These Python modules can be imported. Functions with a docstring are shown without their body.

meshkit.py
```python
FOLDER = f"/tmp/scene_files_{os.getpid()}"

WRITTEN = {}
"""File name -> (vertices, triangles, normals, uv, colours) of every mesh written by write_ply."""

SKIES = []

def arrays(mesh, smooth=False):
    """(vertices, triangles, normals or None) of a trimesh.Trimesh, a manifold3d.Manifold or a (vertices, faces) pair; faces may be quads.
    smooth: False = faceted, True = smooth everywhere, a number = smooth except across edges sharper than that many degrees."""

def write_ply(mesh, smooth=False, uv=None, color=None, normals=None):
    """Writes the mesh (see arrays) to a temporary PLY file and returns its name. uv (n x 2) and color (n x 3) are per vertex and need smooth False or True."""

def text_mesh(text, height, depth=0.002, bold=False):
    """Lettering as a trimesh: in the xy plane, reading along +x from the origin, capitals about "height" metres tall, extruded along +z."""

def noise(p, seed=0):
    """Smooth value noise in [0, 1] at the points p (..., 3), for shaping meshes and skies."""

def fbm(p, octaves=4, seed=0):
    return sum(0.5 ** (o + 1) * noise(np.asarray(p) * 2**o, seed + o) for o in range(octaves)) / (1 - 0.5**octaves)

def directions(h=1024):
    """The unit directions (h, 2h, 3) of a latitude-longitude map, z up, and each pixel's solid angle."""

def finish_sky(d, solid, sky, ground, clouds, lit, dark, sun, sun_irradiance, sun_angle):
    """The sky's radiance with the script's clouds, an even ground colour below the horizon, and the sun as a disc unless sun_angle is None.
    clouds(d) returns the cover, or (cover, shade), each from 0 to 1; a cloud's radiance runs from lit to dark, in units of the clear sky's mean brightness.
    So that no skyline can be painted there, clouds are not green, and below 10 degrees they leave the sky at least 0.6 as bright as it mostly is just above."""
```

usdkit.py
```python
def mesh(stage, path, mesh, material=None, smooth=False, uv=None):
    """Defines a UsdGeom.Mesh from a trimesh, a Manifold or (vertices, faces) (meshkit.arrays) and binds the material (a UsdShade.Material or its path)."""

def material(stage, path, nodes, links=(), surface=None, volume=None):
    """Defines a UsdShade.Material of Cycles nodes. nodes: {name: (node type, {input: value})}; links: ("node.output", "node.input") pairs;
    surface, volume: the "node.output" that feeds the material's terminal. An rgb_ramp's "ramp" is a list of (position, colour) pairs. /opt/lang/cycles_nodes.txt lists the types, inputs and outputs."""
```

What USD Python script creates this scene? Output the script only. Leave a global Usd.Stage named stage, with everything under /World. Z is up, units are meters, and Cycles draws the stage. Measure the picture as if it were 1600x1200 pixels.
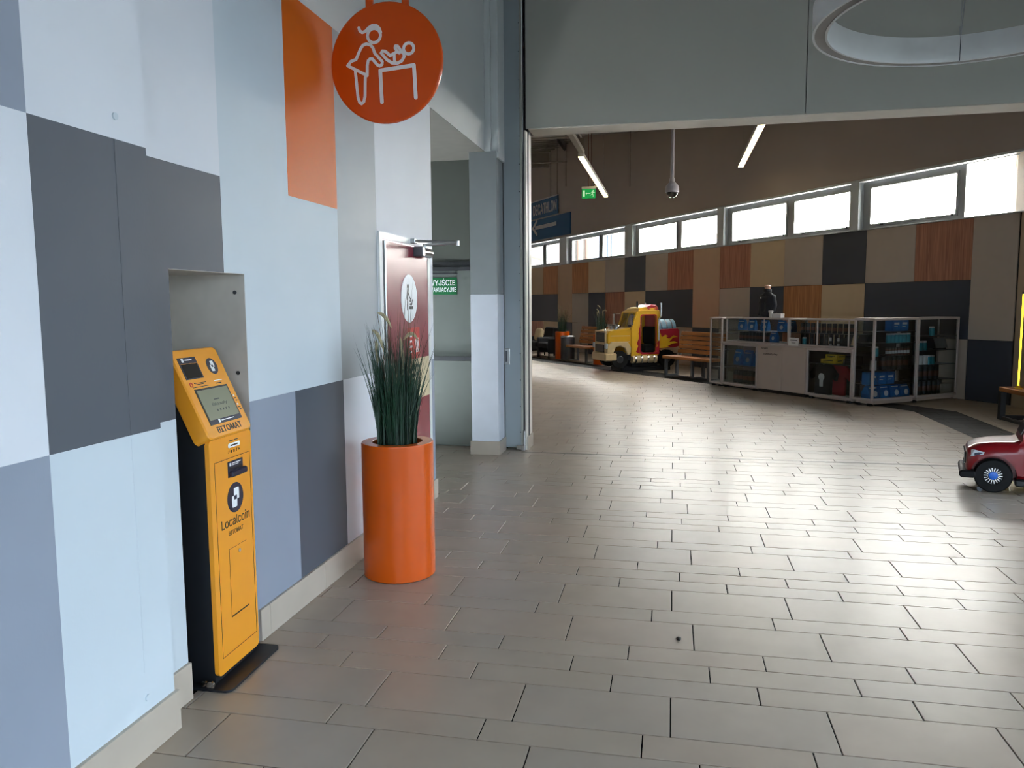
import math, random
import numpy as np, trimesh
from shapely.geometry import Polygon, LineString, Point, box as sbox
from shapely.ops import unary_union
from shapely import affinity
import usdkit, meshkit
import manifold3d as mf
from pxr import Usd, UsdGeom, UsdLux, Gf, Sdf

stage = Usd.Stage.CreateInMemory()
UsdGeom.SetStageUpAxis(stage, 'Z')
UsdGeom.SetStageMetersPerUnit(stage, 1.0)
UsdGeom.Xform.Define(stage, '/World')
UsdGeom.Scope.Define(stage, '/World/Looks')
random.seed(7)
PI = math.pi

# ---------------------------------------------------------------- camera, sky, exposure
EXPOSURE = 0.1
SKY = 14.0
cam = UsdGeom.Camera.Define(stage, '/World/Camera')
cam.CreateHorizontalApertureAttr(36.0)
cam.CreateFocalLengthAttr(36.0 * 1215.9 / 1600)
cam.CreateClippingRangeAttr(Gf.Vec2f(0.05, 1000))
cam.CreateExposureAttr(EXPOSURE)
PIT, ROL, YAW, EYE = math.radians(5.852), math.radians(-0.382), math.radians(-11.66), np.array([0, 0, 1.610])
_f = np.array([math.sin(YAW) * math.cos(PIT), math.cos(YAW) * math.cos(PIT), -math.sin(PIT)])
_r = np.array([math.cos(YAW), -math.sin(YAW), 0.0])
_u = np.cross(_r, _f)
_r2 = math.cos(ROL) * _r + math.sin(ROL) * _u
_u2 = np.cross(_r2, _f)
cam.AddTransformOp().Set(Gf.Matrix4d(*_r2, 0, *_u2, 0, *(-_f), 0, *EYE, 1))
sky = UsdLux.DomeLight.Define(stage, '/World/Sky')
sky.CreateIntensityAttr(SKY)
sky.CreateColorAttr(Gf.Vec3f(0.88, 0.94, 1.0))


# ---------------------------------------------------------------- materials
def lin(h):
    h = h.lstrip('#')
    c = [int(h[i:i + 2], 16) / 255 for i in (0, 2, 4)]
    return tuple(x / 12.92 if x <= 0.04045 else ((x + 0.055) / 1.055) ** 2.4 for x in c)


def mat(name, color, rough=0.5, metal=0.0, vary=0.06, scale=6.0, bump=0.0, bscale=60.0, coat=0.0, spec=0.5, stretch=(1, 1, 1), rvary=0.0):
    c = lin(color) if isinstance(color, str) else color
    a, b = tuple(x * (1 - vary) for x in c), tuple(min(1, x * (1 + vary)) for x in c)
    nodes = {'tc': ('texture_coordinate', {}), 'mp': ('mapping', {'scale': stretch}), 'n': ('noise_texture', {'scale': scale, 'detail': 4.0}),
             'r': ('rgb_ramp', {'ramp': [(0.3, a), (0.7, b)]}),
             'p': ('principled_bsdf', {'roughness': rough, 'metallic': metal, 'coat_weight': coat, 'specular_ior_level': spec})}
    links = [('tc.object', 'mp.vector'), ('mp.vector', 'n.vector'), ('n.fac', 'r.fac'), ('r.color', 'p.base_color')]
    if bump:
        nodes['n2'] = ('noise_texture', {'scale': bscale, 'detail': 3.0})
        nodes['b'] = ('bump', {'strength': bump, 'distance': 0.002})
        links += [('mp.vector', 'n2.vector'), ('n2.fac', 'b.height'), ('b.normal', 'p.normal')]
    if rvary:
        nodes['mr'] = ('math', {'math_type': 'multiply_add', 'value2': rvary, 'value3': rough - rvary / 2})
        links += [('n.fac', 'mr.value1'), ('mr.value', 'p.roughness')]
    return usdkit.material(stage, '/World/Looks/' + name, nodes, links, surface='p.BSDF')


def glow(name, color, strength):
    return usdkit.material(stage, '/World/Looks/' + name, {'e': ('emission', {'color': color, 'strength': strength})}, [], surface='e.emission')


def pane_mat(name, tint=(0.94, 0.97, 0.96), rough=0.01, k=1.0):
    return usdkit.material(stage, '/World/Looks/' + name, {
        't': ('transparent_bsdf', {'color': tint}), 'g': ('glossy_bsdf', {'color': (1, 1, 1), 'roughness': rough}), 'w': ('layer_weight', {'blend': 0.5}),
        'p': ('math', {'math_type': 'power', 'value2': 5.0}), 'f': ('math', {'math_type': 'multiply_add', 'value2': 0.9 * k, 'value3': 0.03 * k}), 'm': ('mix_closure', {})},
        [('w.facing', 'p.value1'), ('p.value', 'f.value1'), ('f.value', 'm.fac'), ('t.BSDF', 'm.closure1'), ('g.BSDF', 'm.closure2')], surface='m.closure')


def wood(name, c1, c2, axis='x', scale=9.0, rough=0.45):
    st = {'x': (0.25, 4, 4), 'z': (4, 4, 0.2)}[axis]
    return usdkit.material(stage, '/World/Looks/' + name, {
        'tc': ('texture_coordinate', {}), 'mp': ('mapping', {'scale': st}), 'n': ('noise_texture', {'scale': scale, 'detail': 6.0, 'distortion': 0.6}),
        'r': ('rgb_ramp', {'ramp': [(0.3, lin(c1)), (0.5, tuple((a + b) / 2 for a, b in zip(lin(c1), lin(c2)))), (0.68, lin(c2))]}),
        'p': ('principled_bsdf', {'roughness': rough})},
        [('tc.object', 'mp.vector'), ('mp.vector', 'n.vector'), ('n.fac', 'r.fac'), ('r.color', 'p.base_color')], surface='p.BSDF')


M = {}
M['pale'] = mat('paint_pale_grey', '#c9d2d8', 0.55, vary=0.025, scale=1.6, bump=0.12, bscale=90, spec=0.3)
M['white'] = mat('paint_white_grey', '#dcdee3', 0.55, vary=0.02, scale=1.6, bump=0.12, bscale=90, spec=0.3)
M['mid'] = mat('paint_mid_grey', '#9299a6', 0.55, vary=0.035, scale=1.6, bump=0.12, bscale=90, spec=0.3)
M['dark'] = mat('paint_dark_grey', '#565a61', 0.5, vary=0.035, scale=1.6, bump=0.12, bscale=90, spec=0.3)
M['stone'] = mat('paint_stone_grey', '#a3a8ab', 0.5, vary=0.03, scale=1.6, bump=0.12, bscale=90, spec=0.3)
M['orange_paint'] = mat('paint_orange', '#d06212', 0.5, vary=0.03, scale=1.6, bump=0.12, bscale=90, spec=0.3)
M['bulk'] = mat('paint_bulkhead', '#c3c7c6', 0.6, vary=0.03, scale=1.2, bump=0.1)
M['gate'] = mat('gate_sheet', '#a09f95', 0.45, vary=0.03, scale=1.0, bump=0.05)
M['gate2'] = mat('gate_leaf', '#8f979a', 0.45, vary=0.03, scale=1.0, bump=0.05)
M['jamb'] = mat('jamb_cream', '#cfc8bb', 0.5, vary=0.03)
M['slot'] = mat('dark_slot', '#121416', 0.6)
M['niche'] = mat('niche_steel', '#c9c2b8', 0.5, metal=0.0, vary=0.2, scale=3.0, rvary=0.2)
M['skirting'] = mat('skirting_tile', '#baae9f', 0.4, vary=0.05, scale=5)
M['skirting2'] = mat('skirting_tile_brown', '#a3978a', 0.4, vary=0.05, scale=5)
TILES = [mat('floor_tile_%s' % n, c, 0.33, vary=0.035, scale=3.5, bump=0.05, bscale=120, rvary=0.08, spec=0.68) for n, c in
         (('plain', '#a79989'), ('warm', '#a99989'), ('cool', '#a5988a'))]
M['tile_dark'] = mat('floor_tile_dark', '#202125', 0.6, vary=0.06, scale=3, spec=0.15)
M['grout'] = mat('grout', '#14110f', 0.9, spec=0.2)
M['rail'] = mat('threshold_steel', '#8a8880', 0.3, metal=0.9)
M['ceiling'] = mat('ceiling_grey', '#6f6f6f', 0.8)
M['shell'] = mat('shell_paint', '#7d7d7b', 0.7)
M['deck'] = mat('roof_deck', '#6f675e', 0.6, vary=0.08)
M['beam'] = mat('roof_beam', '#8a8378', 0.6)
M['beam_dark'] = mat('roof_beam_dark', '#3a342e', 0.6)
M['upper_wall'] = mat('upper_wall_beige', '#aba098', 0.75, vary=0.025, scale=1.0)
M['p_beige'] = mat('panel_beige_grey', '#b0a294', 0.6, vary=0.02)
M['p_cream'] = mat('panel_cream', '#c4ad8c', 0.6, vary=0.02)
M['p_navy'] = mat('panel_charcoal', '#363a45', 0.55, vary=0.03)
M['p_wood'] = wood('panel_wood', '#8a5844', '#b57c60', 'z', 7.0, 0.6)
M['p_wood2'] = wood('panel_wood_gold', '#935c36', '#bf8453', 'z', 7.0, 0.6)
M['p_tall'] = mat('panel_tall_sand', '#b99a7c', 0.6, vary=0.02)
M['right_wall'] = mat('right_wall_beige', '#b7a48c', 0.65, vary=0.03)
M['alu'] = mat('window_aluminium', '#9da1a2', 0.45, metal=0.3, vary=0.03)
M['alu_light'] = mat('window_post', '#c6cdcf', 0.5, vary=0.02)
M['pane'] = pane_mat('window_pane', (0.97, 0.935, 0.88))
M['solar_pane'] = pane_mat('solar_control_pane', (0.355, 0.38, 0.40))
M['case_glass'] = pane_mat('display_glass', (0.86, 0.90, 0.92), 0.01, 1.0)
M['asphalt'] = mat('outside_paving', '#8b8a86', 0.9)
M['black'] = mat('satin_black', '#0b0c10', 0.4)
M['black_metal'] = mat('black_powder_coat', '#10131a', 0.5, vary=0.1)
M['kiosk'] = mat('kiosk_orange', '#eb9a22', 0.38, vary=0.02, coat=0.15)
M['navy_print'] = mat('navy_print', '#141832', 0.4)
M['white_print'] = mat('white_print', '#eef0f2', 0.45)
M['black_print'] = mat('black_print', '#120e0c', 0.45)
M['grey_print'] = mat('grey_print', '#3c3f3a', 0.5)
M['red_print'] = mat('red_print', '#c8342a', 0.45)
M['screen_dark'] = mat('dark_screen', '#0a0c10', 0.25)
M['screen'] = mat('kiosk_display', '#878872', 0.28, vary=0.03)
M['chrome'] = mat('chrome', '#c8c8c8', 0.15, metal=1.0, vary=0.0)
M['steel'] = mat('brushed_steel', '#b8b8b6', 0.3, metal=0.9, vary=0.05, scale=20)
M['steel_dark'] = mat('dark_steel', '#54565a', 0.4, metal=0.7)
M['planter'] = mat('planter_orange', '#ca5202', 0.28, vary=0.02, coat=0.12, spec=0.4)
M['soil'] = mat('planter_soil', '#1d1613', 0.95, vary=0.5, scale=60, bump=0.8, bscale=80)
M['blade'] = mat('grass_blade', '#1d3a27', 0.45, vary=0.5, scale=5)
M['blade_tip'] = mat('grass_blade_brown', '#5b4a34', 0.6, vary=0.3)
M['seed'] = mat('grass_seed_head', '#b3a682', 0.8, vary=0.15, scale=30)
M['sign_orange'] = mat('sign_orange', '#cf4a04', 0.3, vary=0.01, coat=0.15, spec=0.3)
M['sign_white'] = mat('sign_line_white', '#e9e2de', 0.5)
M['door_red'] = mat('door_burgundy', '#862233', 0.34, vary=0.04, spec=1.0)
M['door_cream'] = mat('door_cream', '#dcc9a4', 0.35, vary=0.02)
M['door_frame'] = mat('door_frame_white', '#dfe0de', 0.4)
M['green_sign'] = mat('green_sign', '#0f6b3c', 0.4)
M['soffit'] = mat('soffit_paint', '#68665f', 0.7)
M['exit_door'] = mat('exit_door_grey', '#666d68', 0.5, vary=0.03)
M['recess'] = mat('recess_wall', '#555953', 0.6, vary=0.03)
M['pillar_up'] = mat('pillar_upper_paint', '#7f8486', 0.55, vary=0.03)
M['pillar_low'] = mat('pillar_lower_paint', '#c0c4cc', 0.55, vary=0.03)
M['lamp_body'] = mat('lamp_body_white', '#cfcecb', 0.45, metal=0.1)
M['lamp_ring_under'] = mat('lamp_diffuser_off', '#8f8a84', 0.6)
M['led'] = glow('led_strip_warm', (1.0, 0.80, 0.42), 5.0)
M['neon'] = glow('neon_yellow', (1.0, 0.72, 0.04), 3.0)
M['exit_glow'] = glow('exit_sign_green', (0.02, 0.33, 0.07), 0.9)
M['exit_white'] = glow('exit_sign_symbol', (0.5, 0.8, 0.45), 0.9)
M['blue_board'] = mat('blue_board', '#17527f', 0.5, vary=0.02)
M['cam_white'] = mat('camera_white', '#c9c5cf', 0.4)
M['cam_dome'] = mat('camera_dome', '#0c0d10', 0.05, coat=1.0)
M['bench_wood'] = wood('bench_wood', '#8c5426', '#b87436', 'x', 6.0)
M['bench_leg'] = mat('bench_leg_grey', '#5b5d60', 0.5)
M['frame_white'] = mat('case_frame', '#b3a69f', 0.4, metal=0.1, vary=0.01)
M['case_white'] = mat('case_laminate', '#b2a194', 0.5, vary=0.02)
M['case_back'] = mat('case_back_dark', '#2c3138', 0.6)
M['bag_blue'] = mat('bag_blue', '#1668a8', 0.4)
M['bag_teal'] = mat('tub_teal', '#1f8c9c', 0.4)
M['tub_black'] = mat('tub_black', '#17191d', 0.4)
M['tub_brown'] = mat('tub_brown', '#5b3326', 0.5)
M['tub_white'] = mat('tub_white', '#d5d2cf', 0.5)
M['yellow'] = mat('box_yellow', '#d0a818', 0.5)
M['tee_black'] = mat('tee_black', '#14151a', 0.9, vary=0.1, bump=0.5, bscale=30)
M['tee_red'] = mat('tee_red', '#9c1722', 0.9, vary=0.15, bump=0.5, bscale=30)
M['skin_dummy'] = mat('mannequin_beige', '#c99a80', 0.5)
M['jacket'] = mat('jacket_black', '#121723', 0.7, vary=0.15, bump=0.6, bscale=25)
M['car_red'] = mat('car_red', '#7c0912', 0.3, vary=0.02, coat=0.25)
M['rubber'] = mat('rubber', '#070708', 0.6, spec=0.25)
M['hub_blue'] = mat('hub_blue', '#1c62c4', 0.3)
M['lamp_glass'] = mat('lamp_lens', '#cfd6dc', 0.1, coat=1.0)
M['t_yellow'] = mat('truck_yellow', '#d6a414', 0.45, coat=0.1, vary=0.03)
M['t_red'] = mat('truck_red', '#a3142a', 0.42, coat=0.1, vary=0.03)
M['t_cream'] = mat('truck_cream', '#c9b184', 0.4)
M['t_blue'] = mat('truck_tank', '#5b8ba1', 0.4)
M['sofa'] = mat('armchair_dark', '#23252a', 0.85, vary=0.15)
M['cushion'] = mat('cushion_cream', '#cdb893', 0.9, vary=0.1, bump=0.4, bscale=25)
M['salmon'] = mat('cladding_salmon', (0.024, 0.011, 0.007), 0.7)
M['cladding_blue'] = mat('cladding_blue', (0.002, 0.012, 0.026), 0.6)
M['cladding_white'] = mat('cladding_white', (0.04, 0.04, 0.04), 0.7)

# ---------------------------------------------------------------- helpers
_names = {}


def numbered(path):
    n = _names.get(path, -1) + 1
    _names[path] = n
    return path if n == 0 else '%s_%03d' % (path, n)


def data(o, **kw):
    for k, v in kw.items():
        if v:
            o.SetCustomDataByKey(k, v)
    return o


def thing(name, label=None, cat=None, loc=(0, 0, 0), rotz=0.0, group=None, kind=None):
    x = UsdGeom.Xform.Define(stage, numbered('/World/' + name))
    x.AddTranslateOp().Set(Gf.Vec3d(*map(float, loc)))
    x.AddRotateZOp().Set(float(rotz))
    return data(x.GetPrim(), label=label, category=cat, group=group, kind=kind)


def obj(name, mesh, material, parent=None, smooth=30, label=None, kind=None):
    if isinstance(mesh, (list, tuple)) and mesh and isinstance(mesh[0], trimesh.Trimesh):
        mesh = trimesh.util.concatenate(list(mesh))
    base = str(parent.GetPath()) if parent is not None else '/World'
    m = usdkit.mesh(stage, numbered(base + '/' + name), mesh, M[material] if isinstance(material, str) else material, smooth=smooth)
    return data(m.GetPrim(), label=label, kind=kind)


def dup(root, loc, rotz=0.0, label=None, group=None):
    was = root.GetCustomData()
    name = str(root.GetName())
    r = thing(name, label or was['label'], was['category'], loc, rotz, group or was.get('group'))
    r.GetReferences().AddInternalReference(root.GetPath())
    r.SetInstanceable(True)
    return r


def hullpts(p):
    return trimesh.Trimesh(*(lambda h: (h.vertices, h.faces))(trimesh.convex.convex_hull(np.asarray(p, float))))


def bx(x0, x1, y0, y1, z0, z1, b=0.0):
    """A box, its edges chamfered by b."""
    x0, x1, y0, y1, z0, z1 = min(x0, x1), max(x0, x1), min(y0, y1), max(y0, y1), min(z0, z1), max(z0, z1)
    b = min(b, (x1 - x0) * .45, (y1 - y0) * .45, (z1 - z0) * .45)
    if b <= 0:
        m = trimesh.creation.box([x1 - x0, y1 - y0, z1 - z0])
        m.apply_translation([(x0 + x1) / 2, (y0 + y1) / 2, (z0 + z1) / 2])
        return m
    pts = []
    for sx in (0, 1):
        for sy in (0, 1):
            for sz in (0, 1):
                X, Y, Z = (x1, x0)[1 - sx] if False else (x1 if sx else x0), (y1 if sy else y0), (z1 if sz else z0)
                dx, dy, dz = (-b if sx else b), (-b if sy else b), (-b if sz else b)
                pts += [(X, Y + dy, Z + dz), (X + dx, Y, Z + dz), (X + dx, Y + dy, Z)]
    return hullpts(pts)


def ext(poly, d, o=(0, 0, 0), plane='front'):
    """Extrudes a shapely shape by d. front: drawn in x-z, front face at y = o.y, going back (+y). up: drawn in x-y. side: drawn in y-z, extruded along +x."""
    ms = []
    for g in getattr(poly, 'geoms', [poly]):
        if g.is_empty or g.area < 1e-9:
            continue
        m = trimesh.creation.extrude_polygon(g, d, engine='earcut')
        v = m.vertices.copy()
        if plane == 'front':
            m.vertices = np.stack([v[:, 0], d - v[:, 2], v[:, 1]], 1)
            m.faces = m.faces
        elif plane == 'side':
            m.vertices = np.stack([v[:, 2], v[:, 0], v[:, 1]], 1)
        m.apply_translation(o)
        if m.volume < 0:
            m.invert()
        ms.append(m)
    return trimesh.util.concatenate(ms)


def text(s, height, o, width=None, depth=0.002, bold=False):
    """Lettering that stands upright, facing -y, its lower left corner at o; squeezed to width if given."""
    m = meshkit.text_mesh(s, height, depth, bold)
    v = m.vertices.copy()
    if width:
        v[:, 0] *= width / v[:, 0].max()
    m.vertices = np.stack([v[:, 0], -v[:, 2], v[:, 1]], 1) + np.array(o)
    if m.volume < 0:
        m.invert()
    return m


def cyl(p, q, r, r2=None, n=20):
    """A cylinder or cone frustum from p to q."""
    p, q = np.array(p, float), np.array(q, float)
    d = q - p
    L = np.linalg.norm(d)
    d /= L
    a = np.cross(d, [0, 0, 1] if abs(d[2]) < 0.9 else [1, 0, 0])
    a /= np.linalg.norm(a)
    b = np.cross(d, a)
    t = np.linspace(0, 2 * PI, n, endpoint=False)
    ring = np.outer(np.cos(t), a) + np.outer(np.sin(t), b)
    return hullpts(np.vstack([p + ring * r, q + ring * (r if r2 is None else r2)]))


def lathe(prof, n=40, o=(0, 0, 0)):
    """Turns (radius, z) pairs about z."""
    m = trimesh.creation.revolve(np.array(prof, float), sections=n)
    if m.volume < 0:
        m.invert()
    m.apply_translation(o)
    return m


def tube(pts, r, n=10):
    out = [cyl(pts[i], pts[i + 1], r, n=n) for i in range(len(pts) - 1)]
    for p in pts[1:-1]:
        s = trimesh.creation.icosphere(1, r)
        s.apply_translation(p)
        out.append(s)
    return trimesh.util.concatenate(out)


def rrect(x0, x1, z0, z1, r):
    return sbox(x0 + r, z0 + r, x1 - r, z1 - r).buffer(r, quad_segs=6)


def move(m, loc=(0, 0, 0), rx=0, ry=0, rz=0):
    T = trimesh.transformations
    m = m.copy()
    m.apply_transform(T.translation_matrix(loc) @ T.euler_matrix(math.radians(rx), math.radians(ry), math.radians(rz)))
    return m


# ================================================================= STRUCTURE
# ---- floor: real tiles in rows (wide 30 cm and narrow 15 cm rows of 60 cm tiles)
floor = thing('floor', kind='structure')
obj('grout', bx(-3.6, 5.3, -4.2, 8.3, -0.05, -0.006), 'grout', floor)
_g = trimesh.creation.extrude_polygon(Polygon([(-12, 8.3), (5.3, 8.3), (5.3, 13.25), (-8.3, 34), (-12, 34)]), 0.044, engine='earcut')
_g.apply_translation([0, 0, -0.05])
obj('grout', _g, 'grout', floor)
PAT = [1, 0, 1, 0, 0, 0]
OFF0 = [-1.0937, -1.2963, -1.1947, -1.4428, -1.6328, -1.3871, -1.6923, -1.2927, -1.1912, -0.8863, 0.0604, 0.4129]
OFFP = [0.135, 0.526, 0.016, 0.344, 0.087, 0.428]
rows = []
y, k = 2.35516, 0
while y < 31:
    near = k < 12
    h = (0.30382 if near else 0.2975) if PAT[k % 6] else (0.15354 if near else 0.1500)
    rows.append((y, y + h, OFF0[k] if k < 12 else OFFP[k % 6], k))
    y, k = y + h, k + 1
y, k = 2.35516, -1
while y > -4:
    h = 0.30382 if PAT[k % 6] else 0.15354
    rows.append((y - h, y, OFFP[k % 6], k))
    y, k = y - h, k - 1
STRIPE = Polygon([(-9.5, 29.3), (0.71, 15.95), (3.20, 12.80), (3.50, 12.32), (3.52, 8.70), (4.10, 8.70), (4.10, 12.40), (3.50, 13.25), (1.16, 16.5), (-9.0, 29.7)])


def tile_prism(p, top=0.0, b=0.0015):
    if p.is_empty or p.area < 2e-4:
        return None
    m = trimesh.creation.extrude_polygon(p, 0.008, engine='earcut')
    m.apply_translation([0, 0, top - 0.008])
    return m


tiles, far_t, far_d = [], {0: [], 1: [], 2: []}, []
rt = random.Random(3)
LT, G = 0.604, 0.0027
for (ya, yb, off, k) in rows:
    x = off - LT * (math.floor((off + 2.6) / LT) + 1) if ya < 8.2 else off - LT * 20
    for i in range(60):
        xa = x + i * LT
        xb = xa + LT
        lo = -1.92 if ya < 6.2 else (-3.5 if ya < 8.2 else -11.5)
        if xb < lo or xa > 5.25:
            continue
        xa2, xb2 = max(xa, lo - 0.6 if 2.7 < ya < 3.3 else lo - 0.02), min(xb, 5.25)
        if xb2 - xa2 < 0.02:
            continue
        # only what the picture or a step to its side could show
        if ya < 1.6 or xa2 > 0.62 * yb + 1.2 or xb2 < -0.75 * yb - 0.5:
            continue
        if ya > 13 and (xa2 + (ya - 13.275) * 0.657 > 5.4):
            continue
        z = rt.uniform(-0.0006, 0.0004)
        c = rt.choice([0, 0, 1, 2])
        xm, ym = (xa2 + xb2) / 2, (ya + yb) / 2
        infr = ym > 1.9 and (xm - 0.6) / ym < 0.43
        tiles.append((ym + (0 if infr else 100), xa2 + G, xb2 - G, ya + G, yb - G, z, c))
tiles.sort(key=lambda t: t[0])
for n, (ym, xa, xb, ya, yb, z, c) in enumerate(tiles):
    if n < 296:
        obj('tile', bx(xa, xb, ya, yb, -0.012, z, 0.0012), TILES[c], floor, smooth=False)
        continue
    p = sbox(xa, ya, xb, yb)
    if ya > 8 and p.intersects(STRIPE):
        for q in [p.intersection(STRIPE)]:
            for g in getattr(q, 'geoms', [q]):
                m = tile_prism(g, z) if g.geom_type == 'Polygon' else None
                if m is not None:
                    far_d.append(m)
        q = p.difference(STRIPE.buffer(0.003))
        for g in getattr(q, 'geoms', [q]):
            m = tile_prism(g, z) if g.geom_type == 'Polygon' else None
            if m is not None:
                far_t[c].append(m)
    else:
        far_t[c].append(bx(xa, xb, ya, yb, -0.012, z))
for c in far_t:
    obj('distant_tiles', far_t[c], TILES[c], floor, smooth=False, kind='stuff')
obj('dark_stripe_tiles', far_d, 'tile_dark', floor, smooth=False, kind='stuff', label='charcoal tile stripe')
obj('threshold_rail', [bx(-1.6, 5.2, 8.225, 8.238, -0.01, 0.0015), bx(-1.6, 5.2, 8.252, 8.265, -0.01, 0.0015)], 'rail', floor)
obj('rail_groove', bx(-1.6, 5.2, 8.238, 8.252, -0.012, -0.002), 'slot', floor)

# ---- left wall with its painted blocks
wl = thing('wall_left', kind='structure')
XN, XM, TOP = -1.842, -1.932, 6.4
body = [bx(-2.5, XN, -4.2, 2.513, 0, TOP), bx(-2.5, XM, 2.513, 2.733, 0, TOP), bx(-2.5, XM, 2.733, 3.285, 1.757, TOP),
        bx(-2.5, XM, 3.285, 4.965, 0, TOP), bx(-2.5, XM, 4.965, 6.035, 2.085, TOP), bx(-2.5, XM, 6.035, 6.165, 0, TOP),
        bx(-2.5, XM, 6.165, 8.10, 3.19, TOP), bx(-2.62, -2.5, 2.6, 3.4, 0, 1.9)]
obj('wall_body', body, 'bulk', wl, smooth=False)


def block(y0, y1, z0, z1, m):
    y0 -= 0
    for a, b, xf in ((-4.2, 2.513, XN), (2.513, 9, XM)):
        ya, yb = max(y0, a), min(y1, b)
        if yb - ya < 0.005:
            continue
        p = sbox(ya, z0, yb, z1).difference(sbox(2.733, -1, 3.285, 1.757)).difference(sbox(4.965, -1, 6.035, 2.085))
        for g in getattr(p, 'geoms', [p]):
            if g.area < 1e-4:
                continue
            e = trimesh.creation.extrude_polygon(g, 0.002, engine='earcut')
            e.vertices = np.stack([xf + e.vertices[:, 2], e.vertices[:, 0], e.vertices[:, 1]], 1)
            if e.volume < 0:
                e.invert()
            obj('paint_block', e, m, wl, smooth=False)


Z1, Z2, Z3 = 1.165, 2.170, 3.19
for args in ((-4.2, 0.16, 0, Z1, 'pale'), (-4.2, 0.16, Z1, Z2, 'dark'), (-4.2, 0.16, Z2, Z3, 'white'),
             (0.16, 0.77, 0, Z1, 'stone'), (0.16, 0.77, Z1, Z2, 'pale'), (0.16, 0.77, Z2, Z3, 'mid'),
             (0.77, 1.38, 0, Z1, 'dark'), (0.77, 1.38, Z1, Z2, 'mid'), (0.77, 1.38, Z2, Z3, 'pale'),
             (1.38, 1.989, 0, Z1, 'mid'), (1.38, 1.989, Z1, Z2, 'white'), (1.38, 1.989, Z2, Z3, 'mid'),
             (1.989, 3.12, 0, Z1, 'pale'), (1.989, 3.12, Z1, Z2, 'dark'), (1.989, 3.12, Z2, Z3, 'white'),
             (3.12, 3.735, Z1, Z2, 'pale'), (3.12, 3.735, Z2, Z3, 'pale'), (3.735, 4.33, Z2, Z3, 'orange_paint'), (3.735, 4.33, Z1, Z2, 'pale'),
             (3.12, 3.735, 0, Z1, 'mid'), (3.735, 4.345, 0, Z1, 'dark'), (4.345, 4.96, 0, Z1, 'white'),
             (4.33, 4.945, Z1, Z3, 'stone'), (4.945, 6.165, Z1, Z3, 'white'), (4.96, 6.165, 0, Z1, 'mid')):
    block(*args)
obj('wall_seam', bx(XN, XN + 0.0030, 2.351, 2.356, 1.17, 2.17), 'dark', wl)
obj('wall_seam', bx(XN, XN + 0.0028, 2.352, 2.356, 0.30, 1.16), 'pale', wl)
for z in (0.205, 2.245, ):
    obj('wall_plug', cyl((XN, 2.36, z), (XN + 0.008, 2.36, z), 0.012), 'pale', wl)
np_ = obj('niche_side', bx(-2.5, XM + 0.001, 3.283, 3.290, 0, 1.757), 'niche', wl)
obj('niche_back', bx(-2.5, -2.494, 2.733, 3.285, 0, 1.757), 'niche', wl)
obj('niche_top', bx(-2.5, XM + 0.001, 2.733, 3.285, 1.755, 1.760), 'niche', wl)
for z in (1.673, 1.30):
    obj('niche_screw', cyl((-1.98, 3.2835, z), (-1.98, 3.279, z), 0.009, n=12), 'steel_dark', wl)

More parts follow.
